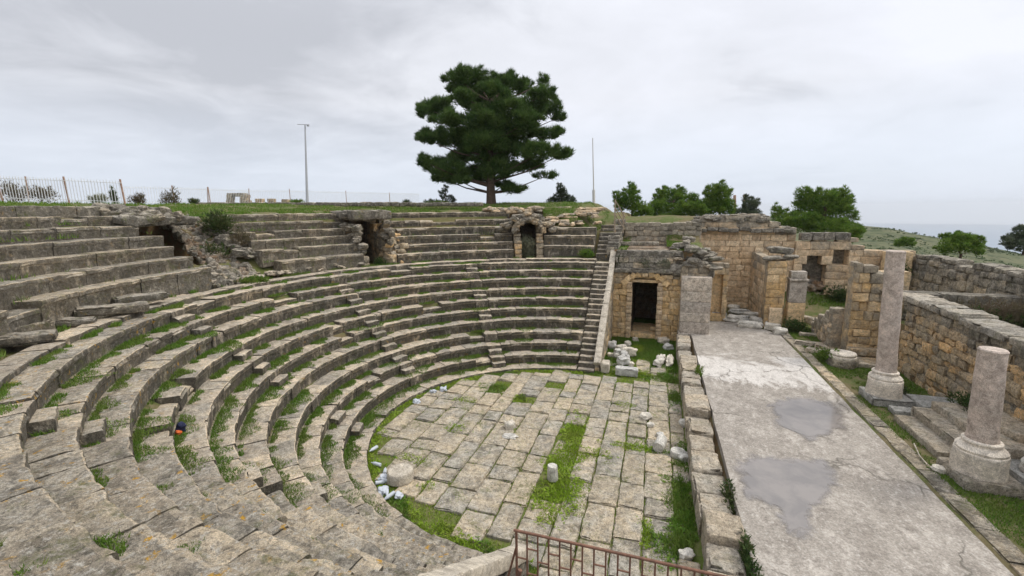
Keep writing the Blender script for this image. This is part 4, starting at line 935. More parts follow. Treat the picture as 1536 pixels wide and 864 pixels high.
frag('drum', 601, 719, 0, (.44, .36), 'low round pale column drum at the left edge of the orchestra paving', 0, None, 'coping', nm='column_drum')
frag('drum', 829, 719, 0, (.175, .5), 'small upright white marble cylinder on the bright moss strip', 0, None, nm='marble_cylinder')
frag('drum', 990, 672, 0, (.19, .75), 'fallen white marble cylinder with a hole in its end near the stage wall', 1.35, None, roll=1, nm='marble_cylinder')
frag('drum', 1017, 684, 0, (.28, .22), 'round white fluted piece against the stage front wall', 0, None, nm='marble_capital')
frag('rock', 1028, 690, 0, (.45, .4, .3), 'small blue grey marble chunk against the round fluted piece', .3)
for (x, y, sz, lab) in [(765, 642, (.45, .4, .35), 'whitish squared stone standing alone in mid orchestra'), (765, 656, (.6, .35, .14), 'flat white chip in front of the squared stone in mid orchestra'), (968, 628, (.5, .4, .3), 'small grey white stone near the right side of the paving'), (976, 640, (.3, .25, .2), 'tiny pale stone right of the grey white stone'), (1025, 638, (.3, .4, .3), 'white stone close to the stage front wall'), (990, 655, (.3, .3, .2), 'pale chip just above the fallen cylinder'), (1030, 835, (.4, .3, .2), 'white chip in the weeds at the near end of the stage wall')]:
    frag('rock', x, y, 0, sz, lab, random.random())
mb = MB()
for (x, y) in [(1395, 735), (1405, 742)]: pass
c = G(1404, 708, .92); frag('rock', 1408, 707, .9, (.35, .3, .2), 'small white stone by the short column base', 0)
mb = MB(); mb.tube([G(1371, 665, .95), G(1379, 683, 1.0), G(1391, 697, .95)], .018, 6); tag(mb.build('white_branch', M['coping'], origin=G(1380, 682, .95)), 'thin bleached stick in the grass before the lowest step', 'stick')
# plastic litter
def bottle(p, rz_, L, lab):
    mb = MB(); fr = Matrix.Rotation(rz_, 3, 'Z') @ Matrix.Rotation(pi/2+random.uniform(-.2, .2), 3, 'Y')
    mb.lathe((p.x, p.y, p.z+.06), [(.05, 0), (.065, .02), (.06, L*.35), (.066, L*.6), (.04, L*.82), (.022, L*.88), (.024, L)], 12, frame=fr, amp=.01); tag(mb.build('plastic_bottle', M['plastic'], origin=p), lab, 'bottle', 'discarded plastic bottles by the paving edge')
bl_ = ['bottle just above the litter heap on the grass ring', 'second bottle of the litter left of the round drum', 'bottle lying crosswise in the litter heap', 'bottle on the lower side of the litter heap', 'lowest bottle of the litter heap near the kerb', 'bottle nearest the round column drum', 'bottle at the left tip of the litter heap', 'upper bottle apart from the heap in the grass']
for (x, y), l_ in zip([(571, 700), (577, 712), (573, 722), (580, 733), (592, 741), (586, 720), (563, 727), (566, 672)], bl_): bottle(G(x, y, .02), random.random()*6, .42, l_)
def bag(px, py, sz, lab, z=.02):
    p = G(px, py, z); mb = MB()
    mb.rock((p.x, p.y, z+sz*.2), (sz, sz*.8, sz*.5), amp=.45, sub=4, wth=0); tag(mb.build('plastic_bag', M['plastic'], origin=p), lab, 'bag', 'crumpled plastic bags')
bag(574, 738, .34, 'crumpled plastic bag at the bottom of the litter heap'); bag(576, 718, .28, 'crumpled plastic bag in the middle of the litter heap'); bag(598, 745, .26, 'dull crumpled bag right of the litter heap')
bag(625, 604, .32, 'white crumpled bag on the grass ring at the back left'); bag(650, 589, .3, 'small white scrap left of its neighbour on the back grass ring'); bag(665, 586, .36, 'white scrap at the back of the grass ring near the moss patch')
p = G(274, 645, ZK[7]-.5); p = G(273, 648, 3.3); t = empty('dark_bundle', p, 'navy and orange cloth bundle left on a seat row at the broken stair', 'bundle')
mb = MB(); mb.rock(p+Vector((0, 0, .14)), (.2, .19, .25), amp=.3, sub=4); mb.build('bundle', M['navy'], t)
mb = MB(); mb.rock(p+Vector((.03, -.1, .05)), (.13, .12, .1), amp=.3, sub=3); mb.build('lining', M['orangec'], t)
# ------------------------------------------------------------------ rusty railing in the foreground
t = empty('iron_railing', (0, 4.2, 4.05), 'rusty iron railing with alternating short crossbars in the bottom foreground', 'railing')
Y0, ZT = 4.2, 5.2; xs = -1.37
mb = MB(); mb.tube([(-1.40, Y0, ZT), (1.6, Y0, ZT-.0)], .016, 8); mb.build('top_rail', M['rust'], t)
x = xs; i = 0
while x < 1.6:
    mb = MB(); mb.tube([(x, Y0, 4.0), (x, Y0, ZT)], .0105 if i else .015, 6); mb.build('picket', M['rust'], t)
    if x+.125 < 1.6:
        z = ZT-(.20 if i % 2 else .34); mb = MB(); mb.tube([(x, Y0-.0, z), (x+.125, Y0, z)], .010, 5); mb.build('crossbar', M['rust'], t); mb = MB(); mb.tube([(x, Y0, z-.32), (x+.125, Y0, z-.32)], .010, 5); mb.build('crossbar', M['rust'], t)
    x += .125; i += 1
mb = MB(); mb.tube([(-1.37, Y0, 5.0), (-1.55, 4.25, 4.3)], .014, 6); mb.build('brace', M['rust'], t); mb = MB(); mb.tube([(-1.33, Y0, 4.7), (-1.48, 4.1, 4.1)], .028, 6); mb.build('brace', M['rust'], t)
# handrail at the head of the end stair
t = empty('stair_handrail', (-2.6, 34.2, 7.3), 'pale wooden handrail at the head of the straight end stair', 'handrail')
for (x, y, z0_, z1_) in [(-2.98, 33.6, 6.8, 9.5), (-2.4, 34.2, 7.0, 8.6)]:
    mb = MB(); mb.tube([(x, y, z0_), (x, y, z1_)], .055, 6); mb.build('post', M['wood'], t)
for dz_ in (0, -.5, -.95):
    mb = MB(); mb.tube([(-2.98, 33.6, 9.4+dz_), (-2.3, 34.3, 8.2+dz_)], .04, 6); mb.build('rail', M['wood'], t)
#@@PART3
# ------------------------------------------------------------------ trees and shrubs
O_ = Vector((0, 0, CH))
def at(px, py, D): return O_+ray(px, py)*D
def foliage(mb, c, r, n, size, wd, up=.5, flat=1., shell=.45):
    for i in range(n):
        d = Vector((random.gauss(0, 1), random.gauss(0, 1), random.gauss(0, 1))).normalized(); q = random.random()**shell
        q *= 1+.22*noise.noise(d*2.3+c)
        p = c+Vector((d.x*r[0]*q, d.y*r[1]*q, d.z*r[2]*q)); base = Vector((d.x*.6, d.y*.6, d.z*.4+up)).normalized(); rr = random.random()
        for k in range(4):
            dd = (base+Vector((random.gauss(0, .55), random.gauss(0, .55), random.gauss(0, .45)))).normalized()
            mb.leaf(p, size*random.uniform(.6, 1.2), wd, d=dd, rnd=min(1, max(0, rr+random.uniform(-.25, .25))))
def tree(name, lab, base, trunk_r, htop, lobes, D, mat, dens=1., BIG=1.0, size=.36, wd=.075, group=None, cat='tree', limbs=True, spread=.8):
    base = Vector(base); t = empty(name, base, lab, cat, group); mbf = MB(); mbt = MB(); cs = []
    for L in lobes:
        px, py, rx, ry = L[:4]; dn = L[4] if len(L) > 4 else 1.
        k = D/FPX; off = L[5] if len(L) > 5 else random.uniform(-1, 1)*spread*abs(lobes[0][2])*k*1.5
        c = at(px, py, D+off); r = (rx*k*1.04, rx*k*.9, ry*k*BIG); cs.append((c, r))
        vol = r[0]*r[2]
        foliage(mbf, c, r, int(260*vol*dens*dn+12), size, wd)
        for q in range(9 if len(lobes) > 25 else 6):                # sprays breaking the outline
            d = Vector((random.gauss(0, 1), random.gauss(0, 1), random.gauss(.35, .8))).normalized(); f_ = random.uniform(.16, .32)
            c2 = c+Vector((d.x*r[0], d.y*r[1], d.z*r[2]))*random.uniform(.85, 1.25); rr = r[0]*f_
            foliage(mbf, c2, (rr, rr, rr*.75), int(260*rr*rr*dens*dn*.9+8), size, wd, up=.9, shell=.6)
    top = Vector((base.x, base.y, base.z+htop)); N = 7
    pts = [base+Vector((0, 0, -.3))]+[base.lerp(top, i/N)+Vector((nz(i*.9, base.x)*.25, nz(i*.9, base.y, 3)*.25, 0))*min(1, i) for i in range(1, N+1)]
    mbt.tube(pts, [trunk_r*(1.15 if i == 0 else 1-.8*i/N) for i in range(N+1)], 9, jit=.03)
    if limbs:
        for c, r in cs:
            zb = max(base.z+htop*.12, min(top.z-.2, c.z-hypot(c.x-base.x, c.y-base.y)*.35)); s_ = Vector((base.x, base.y, zb))
            mid = s_.lerp(c, .5)+Vector((0, 0, -.04*(c-s_).length)); mbt.tube([s_, mid, c], [trunk_r*.24, trunk_r*.14, .02], 5, cap=False)
    mbf.build('crown', M[mat], t, smooth=False); mbt.build('trunk', M['bark'], t); return t
PL = [(707, 127, 30, 15), (689, 113, 18, 11), (714, 107, 13, 8), (742, 116, 10, 9), (760, 124, 24, 11), (766, 113, 9, 8, .8), (787, 125, 12, 9), (815, 118, 9, 9, .6), (816, 137, 14, 10), (642, 159, 17, 11), (633, 163, 8, 6), (662, 156, 18, 14), (672, 176, 18, 8), (696, 142, 15, 10),
      (729, 158, 30, 13), (760, 158, 30, 13), (797, 157, 22, 15), (828, 159, 15, 11), (838, 172, 9, 6), (714, 180, 30, 13), (755, 184, 34, 15), (790, 178, 18, 12), (822, 198, 20, 7), (650, 203, 20, 9), (640, 206, 11, 6), (684, 204, 28, 13), (729, 207, 30, 13), (772, 203, 26, 12),
      (714, 223, 28, 12), (758, 223, 30, 12), (808, 228, 28, 9), (842, 230, 13, 7), (652, 246, 20, 11), (637, 241, 9, 7), (675, 254, 22, 14), (712, 258, 20, 10), (745, 256, 26, 10), (784, 250, 24, 7), (664, 267, 16, 6), (690, 271, 14, 4, .7), (768, 284, 17, 5.5), (754, 277, 11, 4), (818, 263, 16, 4, .45), (728, 268, 18, 6), (690, 235, 18, 8), (735, 240, 22, 7), (733, 142, 20, 10), (745, 148, 18, 9), (718, 150, 16, 8), (738, 128, 14, 8)]
PL = [(a[0], 305-(305-a[1])*.968)+tuple(a[2:]) for a in PL]
pb = at(737, 305, 42); pb.z = 9.3
tree('pine_tree', 'huge dark spreading pine standing alone on the skyline behind the seats', pb, .46, 9.6, PL, 42, 'pine', dens=2.1, BIG=1.13, size=.46, wd=.06, spread=1.1)
TR = [('small upright green pine behind the wooden handrail', (948, 330), 46, 'pine2', [(945, 300, 13, 16), (948, 284, 6, 10), (930, 305, 10, 13), (925, 295, 5, 8, .6), (957, 312, 12, 12), (968, 318, 11, 10)], 3.0),
      ('wide bushy green pine second from the handrail', (1010, 330), 48, 'pine2', [(1005, 305, 22, 14), (990, 296, 10, 10), (1000, 289, 12, 7), (1020, 292, 10, 10), (1038, 298, 10, 8), (985, 312, 12, 12), (1030, 315, 18, 12), (1000, 322, 25, 8)], 3.0),
      ('taller green pine third from the handrail', (1078, 330), 47, 'pine2', [(1075, 305, 20, 17), (1066, 288, 9, 11), (1082, 284, 8, 10), (1092, 290, 5, 9, .6), (1060, 312, 18, 14), (1090, 312, 12, 14), (1045, 315, 16, 10)], 3.6),
      ('pale feathery young tree right of the two slim posts', (1125, 332), 50, 'pine3', [(1125, 312, 10, 14), (1120, 300, 6, 8, .7), (1132, 305, 6, 8, .6), (1132, 322, 9, 8), (1112, 322, 14, 8)], 2.4)]
for lab, (bx, by), D, mat, lob, h in TR:
    b_ = at(bx, by+4, D); b_.z -= .5; tree('small_pine', lab, b_, .13, h, lob, D, mat, dens=3.0, size=.3, wd=.05, group='small pines behind the ruined walls', limbs=True, spread=.6)
b_ = at(1232, 362, 45); tree('bushy_pine', 'large round bright green pine behind the grey coping course, left of the hill', b_, .25, 4.8, [(1230, 320, 34, 24), (1206, 292, 11, 12), (1215, 303, 16, 14), (1235, 294, 14, 10), (1252, 293, 10, 10), (1268, 290, 5, 8), (1275, 300, 5, 8, .7), (1245, 310, 22, 16), (1262, 310, 14, 14), (1276, 325, 9, 9, .7), (1170, 325, 11, 11), (1164, 316, 6, 8, .7), (1185, 333, 17, 12), (1205, 335, 20, 14), (1240, 342, 30, 14), (1268, 345, 20, 12), (1285, 345, 9, 10), (1275, 355, 14, 7)], 45, 'pine2', dens=2.0, size=.34, wd=.055, spread=.5)
b_ = at(1440, 385, 38); tree('round_shrub', 'compact bright green bush behind the long grey block wall at the right', b_, .1, 1.5, [(1440, 368, 24, 12), (1428, 360, 12, 9), (1450, 358, 12, 8), (1462, 362, 9, 8), (1418, 374, 10, 8), (1440, 352, 6, 5), (1466, 372, 7, 8)], 38, 'pine2', dens=3., size=.22, wd=.06, cat='bush')
b_ = at(1535, 378, 42); tree('grey_shrub', 'blue grey shrub cut by the right edge of the picture', b_, .1, 2., [(1528, 358, 16, 12), (1545, 350, 18, 14), (1514, 365, 9, 6, .7), (1535, 368, 18, 8)], 42, 'pine3', dens=2.2, size=.25, wd=.06, cat='bush', spread=.5)
b_ = at(841, 308, 44); tree('small_fir', 'grey green cone shaped little tree right of the big pine', b_, .1, 2.2, [(841, 296, 11, 9), (840, 285, 5, 10), (851, 302, 12, 6), (829, 303, 10, 6), (846, 288, 4, 7)], 44, 'pine3', dens=2.4, size=.24, wd=.06, spread=.4)
b_ = at(669, 306, 42); tree('sapling', 'thin grey sapling standing left of the big pine trunk', b_, .05, 1.7, [(668, 285, 6, 6, .6), (664, 292, 6, 5, .6), (671, 298, 8, 5, .8), (679, 301, 5, 4), (655, 304, 14, 4)], 42, 'pine3', dens=2., size=.22, wd=.05, spread=.4)
b_ = at(1355, 365, 60); tree('hill_shrub', 'small yellowish green shrub on the green hill above the tall column', b_, .06, .8, [(1355, 362, 10, 5), (1364, 366, 8, 4), (1348, 367, 6, 4)], 60, 'pine2', dens=3., size=.25, wd=.07, cat='bush', spread=.4)
def bush(c, r, n, mat, lab, cat='bush', size=.2, wd=.04, grp=None, name=None, up=.6, shell=.5):
    mb = MB(); c = Vector(c)
    for k in range(max(3, int(3+r[0]*4))):
        o = Vector((random.uniform(-.5, .5)*r[0], random.uniform(-.5, .5)*r[1], random.uniform(.1, .55)*r[2]))
        foliage(mb, c+o, (r[0]*.55, r[1]*.55, r[2]*.5), n//8, size, wd, up=up, shell=shell)
    for k in range(6): a = random.random()*6.28; mb.tube([c+Vector((0, 0, -.1)), c+Vector((cos(a)*r[0]*.5, sin(a)*r[1]*.5, r[2]*.8))], [.02, .006], 4, cap=False)
    nm = name or {'dry': 'dry_bush', 'weed': 'weed_clump', 'greyleaf': 'grey_bush', 'grass': 'green_bush'}.get(mat, 'bush')
    return tag(mb.build(nm, M[mat], origin=c, smooth=False), lab, cat, grp)
for (px, py, D, rx, rz, mat, lab) in [(20, 300, 26, .9, 1.1, 'dry', 'brown leafless bush behind the fence at the left edge'), (62, 300, 27, 1.1, 1.0, 'dry', 'wide brown leafless bush behind the fence, second from the left'),
        (208, 304, 31, .7, .75, 'dry', 'small brown bush just right of the tall rusty fence post'), (260, 306, 34, 1.05, 1.3, 'dry', 'round reddish brown bush crossed by a pale fence post'), (148, 304, 28, .6, .5, 'greyleaf', 'low grey tuft in the gap of the near fence'), (171, 305, 27, .25, 1.0, 'weed', 'thin dark upright weed before the tall rusty fence post'),
        (292, 306, 36, .5, .4, 'weed', 'low dark tuft right of the round reddish bush'), (447, 306, 40, .8, .4, 'grass', 'low green tuft at the foot of the tall lamp pole'), (609, 308, 40, .5, .5, 'weed', 'small dark tuft left of the grey sapling'), (655, 307, 41, 1.4, .35, 'grass', 'low green mound of weeds under the grey sapling')]:
    c = at(px, py, D); bush(c, (rx, rx*.8, rz), 420, mat, lab, size=.22, wd=.035, up=1. if mat == 'dry' else .6)
bush(P(17.1, 108.9, 5.5), (.8, .55, 2.0), 1500, 'greyleaf', 'grey green bush filling the small arched doorway', size=.15, wd=.035)
bush(GY(970, 400, 30.5), (.75, .3, .75), 500, 'greyleaf', 'rounded grey bush on the cornice above the doorway', size=.12, wd=.03)
bush(GY(1000, 402, 30.5), (.7, .3, .7), 500, 'greyleaf', 'second rounded grey bush on the cornice, nearer the pilaster', size=.12, wd=.03)
bush((-2.35, 30.5, 4.6), (.4, .4, 1.6), 500, 'weed', 'dark green plant hanging beside the top of the sloping coping', size=.14, wd=.04)
bush(P(20.0, 141.2, 8.35), (.8, .8, .8), 500, 'grass', 'bright green bush above the black tunnel mouth', size=.16, wd=.05)
bush(P(15.9, 94.5, 5.4), (.8, .45, .7), 600, 'grass', 'green bush beside the end stair on the walkway', size=.15, wd=.05)
bush(P(16.2, 146.4, 5.3), (.5, .4, .7), 350, 'weed', 'dark weeds in the floor of the black tunnel mouth', size=.15, wd=.05)
bush(P(19.2, 173.4, 7.9), (1.3, 1.0, 1.1), 800, 'weed', 'dark green shrub on the right lip of the collapsed gully', size=.18, wd=.05)
bush(P(18.2, 172.6, 7.0), (.8, .6, 1.0), 500, 'dry', 'tall dry grass clump on the right lip of the gully', size=.25, wd=.03, up=1.2)
bush(G(1190, 497, .9)+Vector((0, 0, .0)), (.9, .7, .9), 900, 'weed', 'dark weed clump at the foot of the corner pilaster', size=.16, wd=.04)
bush((12.4, 36.6, 2.0), (1.2, .8, 1.3), 800, 'weed', 'dark green shrub before the orange wall right of the niche', size=.16, wd=.05)
bush((10.6, 31.2, 1.2), (.8, 2.4, .9), 900, 'weed', 'green weeds along the passage between the corner pilaster and jagged pier', size=.16, wd=.05)
bush((8.7, 25.6, .9), (.55, .9, .8), 500, 'grass', 'bright green weeds left of the round moulded base', size=.16, wd=.05)
bush((15.4, 24.6, 3.3), (3.0, 1.4, 1.3), 1700, 'dry', 'large dry brown bush spreading behind the rubble wall at the right edge', size=.28, wd=.03, up=1.)
bush((14.4, 24.4, 3.2), (1.8, .9, 1.0), 700, 'weed', 'dark green undergrowth at the left of the large dry bush', size=.2, wd=.05)
bush((12.9, 30.5, 2.7), (1.3, .8, .8), 700, 'greyleaf', 'blue green low plant right of the tall column shaft', size=.14, wd=.05)
bush((15.9, 36.4, 4.0), (.7, .6, 1.5), 500, 'weed', 'dark green plant in the corner by the orange block', size=.16, wd=.05)
bush((9.95, 21.9, .9), (.6, .7, .6), 450, 'weed', 'green weeds behind the tall column base', size=.15, wd=.04)
bush((10.9, 18.9, 1.6), (.5, .9, .5), 350, 'weed', 'weeds behind the top stone step', size=.15, wd=.04)
bush((2.28, 9.6, .55), (.25, 1.2, .7), 450, 'weed', 'weeds in the gap between stage floor and wall, nearest the camera', size=.13, wd=.04)
bush((2.28, 12.3, .5), (.22, 1.0, .6), 350, 'weed', 'weeds in the gap beside the stage, second from the camera', size=.13, wd=.04)
bush((2.25, 22.2, .55), (.3, .8, .7), 350, 'grass', 'green tuft in the gap at the far end of the stage wall', size=.13, wd=.04)
bush(P(18.6, 177.0, 6.6), (1.1, .8, .8), 500, 'weed', 'green weeds half way down the collapsed gully', size=.16, wd=.05)
bush(P(16.4, 178.0, 5.35), (1.5, .7, .35), 700, 'grass', 'low green mat of grass at the foot of the collapsed gully', size=.12, wd=.05)
# ------------------------------------------------------------------ fences, poles and ruins on the plateau
def fence(name, lab, knots, h, sp, posts, mat='whitepaint', postmat='rustpale', thin=.011, lean=.0):
    t = empty(name, knots[len(knots)//2], lab, 'fence')
    for A, B in zip(knots, knots[1:]):
        A, B = Vector(A), Vector(B); L = (B-A).length; n = int(L/sp); mb = MB()
        for i in range(n):
            p = A.lerp(B, i/n); hh = h*random.uniform(.95, 1.02); g = p.z-.25; dx = random.uniform(-.02, .02)
            mb.tube([(p.x, p.y, g), (p.x+dx, p.y, p.z+hh)], thin, 4)
        for hz in (.12, h*.9):
            mb.tube([A+Vector((0, 0, hz)), B+Vector((0, 0, hz))], thin*.9, 4)
        mb.build('picket_panel', M[mat], t)
    for (p, l, r_) in posts:
        p = Vector(p); mb = MB(); mb.tube([p-Vector((0, 0, .3)), p+Vector((l, 0, h*1.07))], r_, 6); mb.build('post', M[postmat], t)
k = [at(-190, 296, 27), at(-90, 298, 25.5), at(4, 300, 25), at(104, 303, 25.3), at(188, 306, 26)]
fence('picket_fence', 'near white picket fence with rusty leaning posts at the top left', k, 1.34, .15, [(k[2], -.1, .05), (at(43, 303, 25.3), .15, .04), (k[3], -.12, .05), (k[4], -.12, .055), (k[1], 0, .05)], thin=.018)
k2 = [at(190, 306, 33), at(262, 306, 35), at(312, 306, 38), at(376, 306, 42), at(436, 305, 45), at(520, 305, 51), at(630, 305, 60)]
fence('picket_fence', 'far white picket fence running on behind the ruined arch to the pine', k2, 1.35, .165, [(k2[1], -.02, .05), (k2[2], .2, .04), (at(316, 306, 38), -.05, .035), (at(374, 306, 42), .15, .035), (k2[4], .0, .035), (k2[5], 0, .035), (at(585, 306, 56), 0, .035)], thin=.016, postmat='rustpale')
t = empty('lamp_pole', at(461, 306, 42), 'tall thin grey pole with a small crossbar on the skyline left of the pine', 'lamp post')
a_, b_ = at(461, 308, 42), at(457.5, 187, 42)
mb = MB(); mb.tube([a_, a_.lerp(b_, .25), b_], [.14, .11, .06], 10); mb.build('pole', M['steel'], t)
mb = MB(); mb.tube([at(446, 186.5, 42), at(464, 187, 42)], .03, 6); mb.rbox(at(462, 188.5, 42), (.2, .15, .12), seg=.1, rad=.02, amp=0); mb.build('crossbar', M['steel'], t)
t = empty('flag_pole', at(891, 311, 45), 'slim white pole with a thicker lower tube, right of the small fir', 'pole')
mb = MB(); a_, b_ = at(891, 311, 45), at(889, 207, 45); mb.tube([a_.lerp(b_, .2), b_], [.07, .04], 8); mb.build('upper_pole', M['concpost'], t)
mb = MB(); mb.tube([a_, a_.lerp(b_, .25)], [.15, .14], 8); mb.build('lower_tube', M['concpost'], t)
for (px, y0_, y1_, lab) in [(1102, 293, 322, 'left one of two slim pale posts between the small pines'), (1117, 292, 322, 'right, ochre one of two slim posts between the small pines')]:
    mb = MB(); mb.tube([at(px, y1_, 52), at(px, y0_, 52)], .16, 8); tag(mb.build('post', M['rustpale' if px == 1102 else 'ochre'], origin=at(px, y1_, 52)), lab, 'post')
def blk(mb, px0, px1, py0, py1, D, th=.6, wth=.3):
    a, b = at(px0, py1, D), at(px1, py0, D); c = (a+b)/2; mb.rbox(c, ((b-a).to_2d().length, th, abs(b.z-a.z)), rz=YAW, seg=.16, rad=.05, amp=.04, chip=.25, wth=wth)
t = empty('ruined_arch', at(356, 307, 44), 'small ochre ruined arch standing on the plateau behind the fence', 'ruin')
mb = MB()
for y in (303, 299, 295): blk(mb, 341+random.random(), 350, y-4+1, y+1+1, 44)
mb.build('leg', M['rubble'], t); mb = MB()
for y in (303, 299, 295): blk(mb, 362, 372+random.random()*2, y-3, y+2, 44)
blk(mb, 366, 376, 300, 309, 44); mb.build('leg', M['rubble'], t)
mb = MB(); blk(mb, 343, 370, 289.5, 295, 44, wth=.7); mb.build('lintel', M['greywall'], t)
for (x0_, x1_, y0_, y1_, lab) in [(385, 395, 298, 309, 'squat ruined pier nearest the small arch'), (403, 412, 298, 309, 'squat ruined pier midway between the arch and the lamp pole'), (424, 434, 299, 309, 'squat ruined pier nearest the lamp pole'), (541, 557, 303, 312, 'low ochre ruin stub above the tunnel mouth'), (564, 573, 303, 310, 'tiny ochre ruin stub, middle of three above the tunnel mouth'), (576, 597, 303, 310, 'longer low ochre ruin stub left of the sapling')]:
    mb = MB(); blk(mb, x0_, x1_, y0_, (y0_+y1_)/2+.2, 44, wth=.5); blk(mb, x0_-1, x1_+1, (y0_+y1_)/2, y1_+1, 44, wth=.1); tag(mb.build('ruined_pier', M['ochre'], origin=at(x0_, y1_, 44)), lab, 'ruin', 'ruin stubs on the plateau')
mb = MB()
for i in range(34):
    px = 300+i*12.5; a, b = at(px, 306.5, 36), at(px+12, 306.5, 36); mb.rbox((a+b)/2+Vector((0, 0, nz(i*.4)*.05)), ((b-a).length, .5, .30), rz=YAW, seg=.2, rad=.05, amp=.04, chip=.2, wth=.9)
tag(mb.build('low_kerb_wall', M['greywall'], origin=at(500, 306, 36)), 'long low dark kerb wall along the grassy plateau under the arch and pine', 'wall')
# ------------------------------------------------------------------ grass and weeds
def gm(x, y, s=1.0, sd=0.): return nz(x*.9*s, y*.9*s, 5+sd)+.5*nz(x*2.7*s, y*2.7*s, 8+sd)
mb = MB()                                     # tufts at the foot of the seats
for k in range(0, 11):
    R1 = RK[k+1] if k < 10 else 15.0; zt = ZK[k]; a = 93.
    while a < 262:
        a += degrees(random.uniform(.002, .016)/R1); g = gm(R1*cos(radians(a))*1.3, R1*sin(radians(a))*1.3, .8, k*3.)
        near = 1. if a < 238 else .0
        stair = min(abs(a-s_)*radians(1)*R1 for s_ in STAIRS)
        if stair < .75: g += .30
        if 185 < a < 242: g += .10
        if k < 3: g += .08
        if a > 240: g -= .30
        if k == 10: g -= .15
        if g > -.06:
            lim = min(1., .45+g*2)
            if random.random() < lim:
                for q in range(6 if a > 180 else 4):
                    d = random.random()**1.5*(.12+.75*max(0, g)+.12*max(0, nz(a*.9, k*5.))); p = P(R1-.01-d, a+random.uniform(-.1, .1), zt-.01); sn = .7 if a > 215 else 1.; mb.blade(p, random.uniform(.04, .14)*(1.2-d)*sn, .03*sn, 1.2)
tag(mb.build('grass', M['grass'], smooth=False), 'green grass tufts growing along the foot of the stone seats', 'grass', kind='stuff')
mb = MB()
Z4 = [6.05, 6.6, 7.15, 7.7, 8.2]
for k in range(5):
    a = 94.
    while a < 232:
        R1 = 16.85+.7*k; a += degrees(random.uniform(.01, .05)/R1); g = gm(R1*cos(radians(a)), R1*sin(radians(a)), 1., 40+k*3.)
        if any(v0-1 < a < v1+1 for v0, v1 in VOM) or a < 105: continue
        if g > .12 and random.random() < .3+g:
            zt = Z4[k]+(.2 if 151 < a < 172 else 0)+(.33 if a > 185 else 0)
            mb.blade(P(R1-.02-random.random()*.2, a, zt-.08), random.uniform(.06, .26), .035, 1.)
a = 93.
while a < 240:                                 # foot of the podium, on the walkway
    a += degrees(random.uniform(.004, .03)/16); g = gm(16*cos(radians(a)), 16*sin(radians(a)), .7, 71)
    if g > .0:
        for q in range(3): mb.blade(P(16.1-random.random()**1.5*(.2+.7*g), a, 5.36), random.uniform(.05, .2), .035, 1.)
tag(mb.build('grass', M['grass'], smooth=False), 'green grass tufts between the stones of the upper tier', 'grass', kind='stuff')
mb = MB(); mm = MB()                           # orchestra: ring, strips, joints
for i in range(330000):
    x, y = random.uniform(-11.6, 1.45), random.uniform(4.5, 30.2); R, a = RA(x, y)
    if x < -2.9 and R > 7.25: continue
    v = patch(x, y)
    if v > .18:
        if random.random() > min(1, .35+v): continue
        bright = nz(x*.6, y*.6, 2)+(.5 if x < -1.5 and 11 < y < 18 else 0)-(.5 if y > 24 or x > .2 else 0)
        (mm if bright > .05 else mb).blade((x, y, random.uniform(-.06, .0)), random.uniform(.04, .12)+(.06 if x > .2 or y > 24.5 else 0), .04, 1.3) if v > .5 else (mm if bright > -.1 else mb).blade((x, y, random.uniform(-.04, .045)), random.uniform(.015, .05), .06, 4.)
for i in range(70000):                         # joints of the slabs
    x, y = random.uniform(-11, 1.3), random.uniform(5, 25); R, a = RA(x, y)
    if x < -2.9 and R > 7.0: continue
    if gm(x, y, .6, 90) > -.25: mm.blade((x, y, -.05), random.uniform(.05, .10), .035, 1.)
tag(mb.build('grass', M['grass'], smooth=False), 'dark green grass on the ring round the paving and in front of the doorway', 'grass', kind='stuff')
tag(mm.build('moss', M['moss'], smooth=False), 'bright yellow green moss and low grass between the paving slabs', 'moss', kind='stuff')
mb = MB()
for i in range(110000):                         # strip right of the stage
    x, y = random.uniform(8.15, 11.4), random.uniform(6, 33)
    g = gm(x, y, .6, 20)+(.25 if x < 9.6 else 0)+(.25 if 20 < y < 26 or y < 14.5 else 0)
    if 15.9 < y < 19.2 and x > 8.75: continue
    if g > .05 and random.random() < .4+g: mb.blade((x, y, .84+nz(x*.5, y*.5)*.04), random.uniform(.04, .15), .04, 1.2)
for i in range(16000):                         # the recess and the yard
    x, y = random.uniform(9, 16.8), random.uniform(30, 38); g = gm(x, y, .6, 33)
    if g > .0: mb.blade((x, y, hf(x, y)), random.uniform(.06, .22), .05, 1.2)
for i in range(24000):                         # terrace over the passage
    x, y = random.uniform(-2.8, 3.1), random.uniform(31, 36.3); g = gm(x, y, .6, 53)
    if g > -.12: mb.blade((x, y, hf(x, y)-.02), random.uniform(.04, .14), .05, 1.2)
tag(mb.build('grass', M['grass'], smooth=False), 'grass on the strip behind the stage, in the yard and on the terrace', 'grass', kind='stuff')
mb = MB()
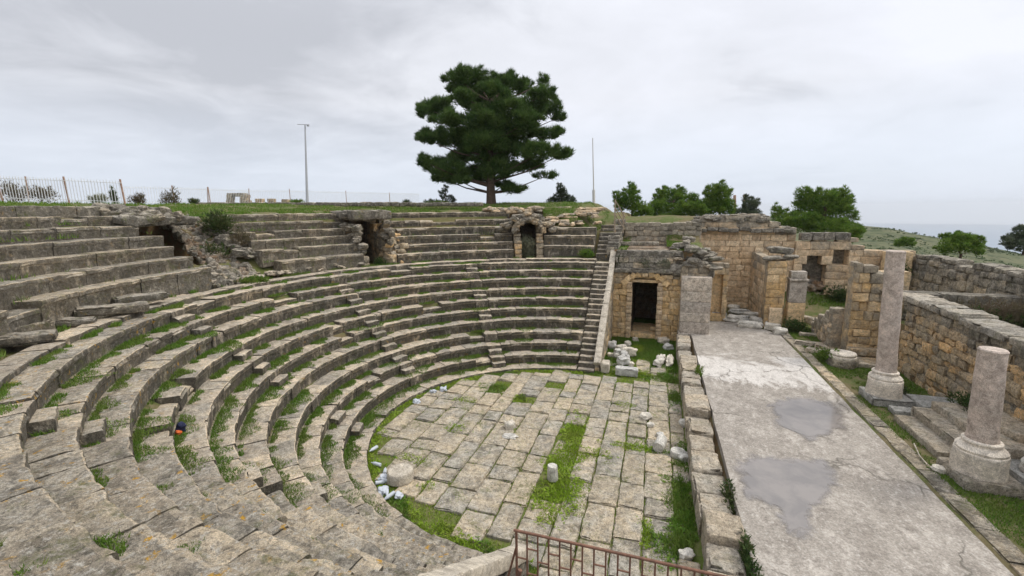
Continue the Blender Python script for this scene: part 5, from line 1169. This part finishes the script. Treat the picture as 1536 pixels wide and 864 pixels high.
for i in range(60000):                         # plateau edge and mound
    a = random.uniform(91, 232); R = 20.5+random.random()**1.5*9; p = P(R, a)
    if p.x > -2.9: continue
    if gm(p.x, p.y, .5, 60) > (-.25 if a > 112 else -.1): mb.blade((p.x, p.y, hf(p.x, p.y)-.02), random.uniform(.05, .2 if a < 190 else .3), .05, 1.)
for i in range(6000):
    a = random.uniform(92, 104.5); R = random.uniform(17.9, 20.6); p = P(R, a); mb.blade((p.x, p.y, hf(p.x, p.y)-.03), random.uniform(.05, .16), .05, 1.)
tag(mb.build('grass', M['grass'], smooth=False), 'short green turf along the plateau edge above the upper tier', 'grass', kind='stuff')
mb = MB()                                     # scrub on the far hillside
for i in range(5200):
    px = random.uniform(1230, 1760); d = 55+random.random()**.8*350; r = ray(px, 400); l = hypot(r.x, r.y); x, y = r.x/l*d, r.y/l*d
    if nz(x*.03, y*.03, 6)+.4*nz(x*.1, y*.1) < -.05: continue
    z = hf(x, y); s_ = random.uniform(.4, 1.3)*min(1, .5+d/300)
    for q in range(7): mb.leaf(Vector((x+random.uniform(-.5, .5)*s_, y+random.uniform(-.5, .5)*s_, z-.3)), s_*1.1, s_*.9, up=1.2, rnd=random.random()*.6)
tag(mb.build('scrub', M['weed'], smooth=False), 'low dark scrub dotting the far green hillside', 'scrub', kind='stuff')
# ------------------------------------------------------------------ haze
mb = MB(); hz_, top_ = 12500, 60; zb = -332
for x in (-hz_, hz_):
    for y in (-hz_, hz_):
        for z in (zb, top_): mb.v.append((x, y, z))
for f in ((0, 1, 3, 2), (4, 6, 7, 5), (0, 4, 5, 1), (2, 3, 7, 6), (0, 2, 6, 4), (1, 5, 7, 3)): mb.face(f)
hm = bpy.data.materials.new('haze'); hm.use_nodes = True; ht = hm.node_tree; ht.nodes.clear()
vo = ht.nodes.new('ShaderNodeVolumePrincipled'); vo.inputs['Density'].default_value = HAZE; vo.inputs['Color'].default_value = (.92, .96, 1, 1); vo.inputs['Anisotropy'].default_value = .2
ho = ht.nodes.new('ShaderNodeOutputMaterial'); ht.links.new(vo.outputs[0], ho.inputs['Volume'])
if HAZE > 0: tag(mb.build('haze', hm, smooth=False), kind='stuff')
